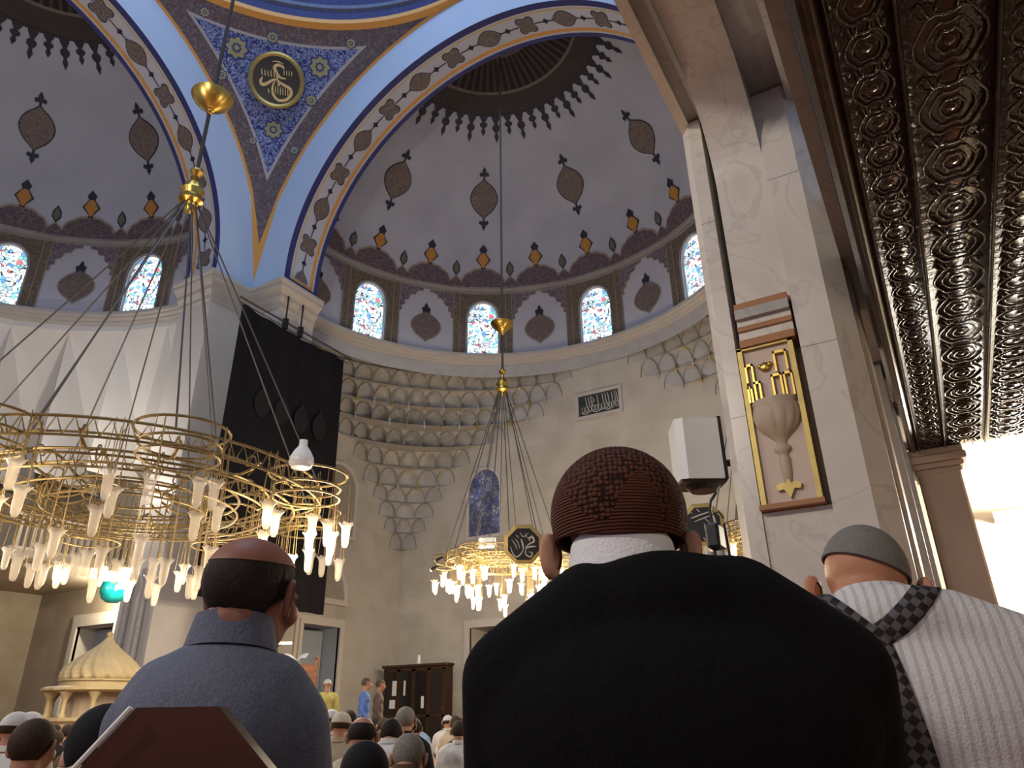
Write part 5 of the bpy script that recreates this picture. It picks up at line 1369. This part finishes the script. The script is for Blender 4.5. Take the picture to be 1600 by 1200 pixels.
# --- man with grey cap and plaid suspenders
r = ground_at(1414, 1.52)
t, T, tf, sh = seated(tuple(r), 10*D, 'person in striped white shirt with dark plaid suspenders and grey cap, right foreground', .275, 1.150, (-.010, .085, 1.168), (.45, .12, -.10), dict(skin=M['skin2'], shirt=M['striped'], trousers=M['trouser']), .010, lean=.0, ear=(-.012, .012))
a = NT('grey_cap_cloth', .85, spec=.15); a.base(a.mix(a.noise(120), (.12, .115, .105), (.20, .19, .175))); a.bump(a.noise(220), .5, .003); M['cap_grey'] = a.mat
headshell(T, tf, 1.08, 0, 0, 'cap', M['cap_grey'], t, lowfn=lambda a: .030+.030*cos(a)-.018*sin(a), top=1.0)
b = MB()
def c3(a, v, w): return (-.008+(.062+.020*v+(.004 if w else 0))*sin(a), .030+(.060+.018*v)*cos(a), 1.100+.050*(1-v)-.014*cos(a))
b.grid(lambda u, v: c3(2*pi*u, v, 1), 48, 3); b.grid(lambda u, v: c3(2*pi*u, v, 0), 48, 3, 0, True); b.build('collar', M['striped'], t, 'all')
# suspenders laid on the back of the shirt
from mathutils.bvhtree import BVHTree
bm = bmesh.new(); bm.from_mesh(sh.data); bv = BVHTree.FromBMesh(bm); bm.free()
a = NT('plaid_webbing', .7, spec=.2); ch = a.n('ShaderNodeTexChecker'); ch.inputs['Scale'].default_value = 74
mp = a.n('ShaderNodeMapping'); mp.inputs['Rotation'].default_value = (0, .78, 0); a.link(a.obj(), mp.inputs[0]); xx = a.sep(mp.outputs[0]); a.link(a.comb(xx[0], 0.0, xx[2]), ch.inputs[0])
a.put(ch.inputs[1], (.018, .012, .012)); a.put(ch.inputs[2], (.085, .08, .085)); a.link(ch.outputs[0], a.b.inputs['Base Color']); M['plaid'] = a.mat
def strap(pts, w, name, over):
    P = smooth(pts, 8); b = MB(); L = []
    for i, p in enumerate(P):
        q0, q1 = P[max(0, i-1)], P[min(len(P)-1, i+1)]; tx, tz = q1[0]-q0[0], q1[1]-q0[1]; l_ = hypot(tx, tz) or 1; row = []
        for k in (-1, -.33, .33, 1):
            x, z = p[0]-tz/l_*w*k, p[1]+tx/l_*w*k
            hit = bv.ray_cast(Vector((x, -1, z)), Vector((0, 1, 0)))
            if hit[0] is None: hit = bv.find_nearest(Vector((x, -.0, z)))
            row.append(hit[0]+hit[1].normalized()*over)
        L.append(row)
    n = len(L); b.add([v for r_ in L for v in r_], [(i*4+k, i*4+k+1, i*4+k+5, i*4+k+4) for i in range(n-1) for k in range(3)], 0)
    o = b.build(name, M['plaid'], t, 'all'); m_ = o.modifiers.new('s', 'SOLIDIFY'); m_.thickness = .003; m_.offset = 1; return o
strap([(-.130, 1.165), (-.085, 1.115), (-.035, 1.062)], .019, 'suspender', .003)
strap([(.085, 1.160), (.050, 1.12), (.01, 1.085), (-.03, 1.060)], .020, 'suspender', .003)
strap([(-.033, 1.078), (-.02, .99), (.0, .85), (.01, .72)], .022, 'suspender', .005)

# --- chairs
def chair(x, y, rz, label, back, tall=.97, dy=0):
    t = empty('chair', (x, y, 0), label, 'chair', None, rz)
    w = .22
    b = MB(); b.bbox(-w, w, -.19-dy, .22, .41, .455, .012); b.build('seat', M['wood_chair'], t)
    for sx in (-1, 1):
        for y_ in (-.17-dy, .19):
            b = MB(); b.box(sx*(w-.03)-.018, sx*(w-.03)+.018, y_-.018, y_+.018, 0, .42); b.build('leg', M['wood_chair'], t)
    for z in (.15,):
        for sx in (-1, 1): b = MB(); b.box(sx*(w-.03)-.01, sx*(w-.03)+.01, -.16-dy, .18, z, z+.025); b.build('stretcher', M['wood_chair'], t)
    if back:
        b = MB(); P = [(-.17, .44), (.17, .44), (.165, .80), (.135, .872), (.042, tall), (-.052, tall), (-.135, .872), (-.165, .80)]
        b.prism(P, lambda u, v, d: (u, -.20-dy-d-.10*(v-.44), v), 0, .028); b.prism(list(reversed(P)), lambda u, v, d: (u, -.20-dy-d-.10*(v-.44), v), .028, 0)
        b.build('backrest', M['wood_chair'], t)
        b = MB(); P2 = [(-.11, .52), (.11, .52), (.11, .80), (.045, .90), (-.045, .90), (-.11, .80)]
        b.prism(P2, lambda u, v, d: (u, -.228-dy-d-.10*(v-.44), v), 0, .006); b.build('splat', M['wood_chair'], t)
        b = MB(); b.tube([(u, -.24-dy-.10*(v-.44), v) for u, v in ((-.135, .872), (-.052, tall))], .003, 6); b.build('edge_trim', M['white_metal'], t)
    return t
g = ground_at(1054, 1.03); chair(g.x, g.y+.02, RZ, 'low wooden stool under the person in the black sweater', False)
g = ground_at(1428, 1.52); chair(g.x, g.y+.02, 10*D, 'low wooden stool under the person with plaid suspenders', False)
g = ground_at(207, 1.12); chair(g.x-.10, g.y+.38, 30*D, 'varnished brown wooden chair with angular backrest, bottom left corner', True, .966, .20)

# --- crowd
def tint(name, rough=.8, bumpy=120, dark=.75):
    a = NT(name, rough, spec=.2); oi = a.n('ShaderNodeObjectInfo'); mx = a.n('ShaderNodeMix', data_type='RGBA', blend_type='MULTIPLY'); mx.inputs[0].default_value = 1
    a.link(oi.outputs['Color'], mx.inputs[6]); a.link(a.ramp(a.noise(bumpy), [(.3, (dark,)*3), (.7, (1, 1, 1))]), mx.inputs[7]); a.base(mx.outputs[2]); return a.mat
M['t_cloth'] = tint('crowd_cloth', .85, 12); M['t_hair'] = tint('crowd_hair', .75, 90, .6)
def crowd_proto(kind):
    """kneeling figure; kind: upright / bowed"""
    lean, hz, hy, pit = {'upright': (.02, .83, .05, .12), 'bowed': (.07, .77, .14, .55)}[kind]
    tf = Matrix.Rotation(-pit, 4, 'X'); HP, T = head_parts((0, hy, hz), tf); sz = .735
    def tors(k): 
        P = [('e', (0, -.02, .24), (.19*k, .17*k, .13*k)), ('e', (0, 0, .42), (.18*k, .13*k, .18*k)), ('e', (0, lean*.6, .57), (.19*k, .125*k, .14*k)), ('c', (-.09, lean, sz-.07), (.09, lean, sz-.07), .07*k, .07*k)]
        for s_ in (-1, 1): P += [('c', (s_*.09, lean, sz-.07), (s_*.165, lean+.01, sz-.11), .07*k, .066*k), ('c', (s_*.17, lean+.01, sz-.12), (s_*.22, .05, .44), .062*k, .05*k), ('c', (s_*.22, .05, .44), (s_*.13, .27, .30), .048*k, .036*k)]
        return P
    legs = lambda k: [q for s_ in (-1, 1) for q in (('c', (s_*.09, -.06, .19), (s_*.14, .33, .12), .088*k, .066*k), ('c', (s_*.14, .33, .08), (s_*.10, -.10, .065), .06*k, .045*k))]
    ex = MB()
    for s_ in (-1, 1): ear_mesh(ex, T, tf, s_); hand(ex, (s_*.13, .27, .29), (-s_*.2, 1, -.3), s_)
    d = dict(body=blob(HP+[('c', (0, lean+.01, sz-.06), T(0, -.02, -.05), .058, .052)]+tors(.7)+legs(.7), .012, 'body', M['skin'], 3, ex), shirt=blob(tors(1), .02, 'shirt', M['t_cloth'], 5), trousers=blob(legs(1), .022, 'trousers', M['t_cloth'], 3))
    tmp = bpy.data.objects.new('tmp', None)
    def sh(name, mat, **k):
        o = headshell(T, tf, k.pop('k'), 0, 0, name, mat, None, **k); me = o.data; bpy.data.objects.remove(o); return me
    d['hair'] = sh('hair', M['t_hair'], k=1.08, lowfn=lambda a: (-.050 if cos(a) < -.1 else (-.01+.07*min(1, (cos(a)+.1)/.4))))
    d['hair_ring'] = sh('hair_ring', M['t_hair'], k=1.06, lowfn=lambda a: (-.050 if cos(a) < -.1 else (-.01+.07*min(1, (cos(a)+.1)/.4))), top=.80)
    d['cap'] = sh('cap', M['t_cloth'], k=1.10, lowfn=lambda a: .025)
    d['hood'] = sh('hood', M['t_cloth'], k=1.13, lowfn=lambda a: (-.10 if cos(a) < .3 else -.0))
    b = MB(); b.grid(lambda u, v: ((.060+.012*v)*sin(2*pi*u), lean+.012+(.058+.012*v)*cos(2*pi*u), sz-.012+.035*(1-v)), 24, 2); d['collar'] = b.mesh('collar', M['t_cloth'], 'all')
    return d
PR = {k: crowd_proto(k) for k in ('upright', 'bowed')}
CLOTHS = {'white': (.62, .60, .57), 'cream': (.55, .47, .36), 'pale pink': (.50, .41, .38), 'beige': (.38, .31, .22), 'black': (.010, .010, .012), 'dark grey': (.04, .04, .045), 'brown': (.10, .065, .04), 'teal': (.02, .30, .36), 'light blue': (.22, .34, .52), 'navy': (.02, .03, .08)}
HAIRS = {'dark hair': (.02, .015, .012), 'grey hair': (.22, .20, .17), 'brown hair': (.05, .03, .018)}
used = set()
def person(pos, rz, kind, cl, head, label, k=1.0):
    d = PR[kind]; t = empty('person', pos, label, 'person', 'seated worshippers', rz); t.scale = (k, k, k)
    def add(n, me, c):
        o = mobj(n, me, t); o.color = (*c, 1); return o
    add('body', d['body'], (1, 1, 1)); add('shirt', d['shirt'], CLOTHS[cl]); add('trousers', d['trousers'], (.03, .03, .035)); add('collar', d['collar'], CLOTHS[cl])
    if head in HAIRS: add('hair', d['hair'], HAIRS[head])
    elif head.startswith('balding'): add('hair', d['hair_ring'], HAIRS['dark hair'])
    elif head.endswith('cap'): add('cap', d['cap'], CLOTHS[head[:-4]]); add('hair', d['hair_ring'], HAIRS['brown hair'])
    elif head.endswith('hood'): add('hood', d['hood'], CLOTHS[head[:-5]])
    return t
def zat(px, py, h):
    d = FW*F_PX+RB*(px-800)+DB*(py-600); return EYE.z+d.z/hypot(d.x, d.y)*h
placed = []
def put(px, py, h, kind, cl, head, label, rz=None):
    g = ground_at(px, h); top = {'upright': .945, 'bowed': .89}[kind]; k = max(.90, min(1.12, zat(px, py, h)/top)) if py else random.uniform(.96, 1.06)
    for q in placed:
        if (q-g).length < .70: return False
    placed.append(g); person(tuple(g), (rz if rz is not None else random.uniform(.42, .62)), kind, cl, head, label, k); return True
spec = [(565, 1118, 4.8, 'upright', 'cream', 'balding', 'kneeling person in cream shirt with bald brown crown, nearest the left man\'s shoulder'),
 (688, 1104, 4.6, 'upright', 'pale pink', 'brown hair', 'kneeling person in pale pinkish shirt with brown hair beside the black sweater'),
 (632, 1146, 3.9, 'bowed', 'brown', 'grey hair', 'kneeling person with grey hair between the cream and pink shirts'),
 (565, 1160, 2.7, 'bowed', 'black', 'black hood', 'bowed person in a black hood at the bottom centre-left'),
 (532, 1112, 7.2, 'upright', 'beige', 'cream cap', 'kneeling person in beige coat with cream cap by the left man\'s arm'),
 (517, 1108, 8.6, 'upright', 'white', 'white cap', 'kneeling person in white shirt and white cap behind the beige coat'),
 (607, 1122, 6.4, 'bowed', 'white', 'dark hair', 'kneeling dark-haired person in white right of the bald crown'),
 (632, 1100, 7.6, 'upright', 'black', 'grey hair', 'kneeling person in black vest with short grey hair before the bookcase'),
 (656, 1110, 6.9, 'upright', 'black', 'dark hair', 'kneeling dark-haired person in black before the bookcase'),
 (718, 1128, 6.2, 'upright', 'teal', 'dark hair', 'kneeling person in a teal shirt beside the black sweater'),
 (545, 1100, 9.6, 'upright', 'dark grey', 'dark hair', 'kneeling dark-haired person in dark grey left of the striding blue shirt'),
 (118, 1096, 2.35, 'bowed', 'white', 'black hood', 'person in white shirt with a black head covering at the lower left'),
 (52, 1122, 3.9, 'upright', 'brown', 'brown hair', 'person with brown hair in brown at the lower left edge'),
 (4, 1150, 2.7, 'bowed', 'dark grey', 'grey hair', 'person with grey-dark hair at the bottom left corner'),
 (22, 1112, 6.4, 'upright', 'white', 'white cap', 'small white-capped person in white at the left edge'),
 (44, 1112, 7.2, 'upright', 'cream', 'white cap', 'small white-capped person in cream before the left wall'),
 (8, 1108, 7.8, 'upright', 'beige', 'brown hair', 'small brown-haired person in beige at the left edge'),
 (76, 1120, 6.0, 'upright', 'brown', 'balding', 'small balding person in brown before the kiosk')]
for q in spec: put(*q)
rnd = random.Random(11); random.seed(12)
names = list(CLOTHS); cand = []
for _ in range(400):
    zone = rnd.random(); px = rnd.uniform(495, 735) if zone < .62 else (rnd.uniform(-60, 120) if zone < .82 else rnd.uniform(120, 495)); h = rnd.uniform(7.0, 17.5)
    cand.append((h, px))
cnt = {}
ORD = ['nearest', 'second', 'third', 'fourth', 'fifth', 'sixth', 'seventh', 'eighth', 'ninth', 'tenth', 'eleventh', 'twelfth', 'thirteenth', 'fourteenth', 'fifteenth', 'sixteenth', 'seventeenth', 'eighteenth', 'nineteenth', 'twentieth']
total = 0
for h, px in sorted(cand):
    if total >= 62: break
    g = ground_at(px, h)
    if (g-Vector((-14.79, 9.33, 0))).length < 1.5 or (g-Vector((-12.2, 11.9, 0))).length < 1.2 or (g-Vector((-12.4, 13.2, 0))).length < 1.0: continue
    cl = rnd.choices(names, [9, 4, 3, 2, 7, 4, 3, 1, 2, 2])[0]; hd = rnd.choices(['dark hair', 'grey hair', 'brown hair', 'balding', 'white cap', 'black hood'], [6, 3, 3, 2, 4, 1])[0]
    zn = 'before the bookcase' if px > 590 else ('beside the striding men' if px > 495 else ('near the kiosk' if px < 130 else 'behind the balding man'))
    key = (cl, hd, zn); i = cnt.get(key, 0)
    hs = {'balding': 'balding head'}.get(hd, hd)
    lab = 'distant kneeling person in %s with %s, %s of such %s' % (cl, hs, ORD[i], zn)
    if put(px, None, h, rnd.choice(['upright', 'upright', 'bowed']), cl, hd, lab): cnt[key] = i+1; total += 1

# standing men in the distance
def standing(pos, rz, label, cl, cap, stride=.25, k=1.0):
    t = empty('person', pos, label, 'person', 'standing worshippers', rz); t.scale = (k, k, k)
    tf = Matrix.Rotation(-.1, 4, 'X'); HP, T = head_parts((0, .03, 1.60), tf)
    tors = lambda q: [('e', (0, 0, .98), (.17*q, .12*q, .14*q)), ('e', (0, 0, 1.15), (.165*q, .115*q, .17*q)), ('e', (0, 0, 1.32), (.18*q, .115*q, .13*q)), ('c', (-.12, 0, 1.41), (.12, 0, 1.41), .062*q, .062*q)]+[x for s_ in (-1, 1) for x in (('c', (s_*.18, 0, 1.39), (s_*.24, -.03*s_, 1.12), .055*q, .045*q), ('c', (s_*.24, -.03*s_, 1.12), (s_*.22, .10, .90), .042*q, .032*q))]
    legs = lambda q: [x for s_ in (-1, 1) for x in (('c', (s_*.09, 0, .92), (s_*.10, s_*stride*.5, .50), .09*q, .065*q), ('c', (s_*.10, s_*stride*.5, .50), (s_*.10, s_*stride-.04*(s_ < 0), .09), .062*q, .042*q))]
    ex = MB()
    for s_ in (-1, 1): ear_mesh(ex, T, tf, s_); hand(ex, (s_*.22, .10, .90), (0, .35, -1), s_)
    b1 = mobj('body', blob(HP+[('c', (0, 0, 1.42), T(0, -.02, -.05), .058, .052)]+tors(.7)+legs(.7), .013, 'body', M['skin'], 3, ex), t)
    o = mobj('shirt', blob(tors(1), .018, 'shirt', M['t_cloth'], 4), t); o.color = (*cl, 1)
    o = mobj('trousers', blob(legs(1), .02, 'trousers', M['t_cloth'], 4), t); o.color = (.05, .05, .055, 1)
    for s_ in (-1, 1): b = MB(); b.ell((s_*.10, s_*stride+.04, .04), (.045, .12, .04), None, 12, 8); b.build('shoe', M['black_plastic'], t, True)
    o = headshell(T, tf, 1.09, 0, 0, 'cap' if cap else 'hair', M['t_cloth'] if cap else M['t_hair'], t, lowfn=(lambda a: .02) if cap else (lambda a: -.04 if cos(a) < 0 else .05)); o.color = (.55, .54, .50, 1) if cap else (.10, .08, .06, 1)
    return t
g = ground_at(508, 16.5); standing(tuple(g), 1.0, 'standing person in yellow shirt and white cap before the pale blue door', (.52, .46, .14), True, .08)
g = ground_at(568, 16.0); standing(tuple(g), -.9, 'striding person in bright blue shirt left of the bookcase', (.10, .20, .55), False, .28)
g = ground_at(590, 16.8); standing(tuple(g), -.9, 'striding person in dull brown jacket just behind the bright blue shirt', (.14, .11, .09), False, .24)
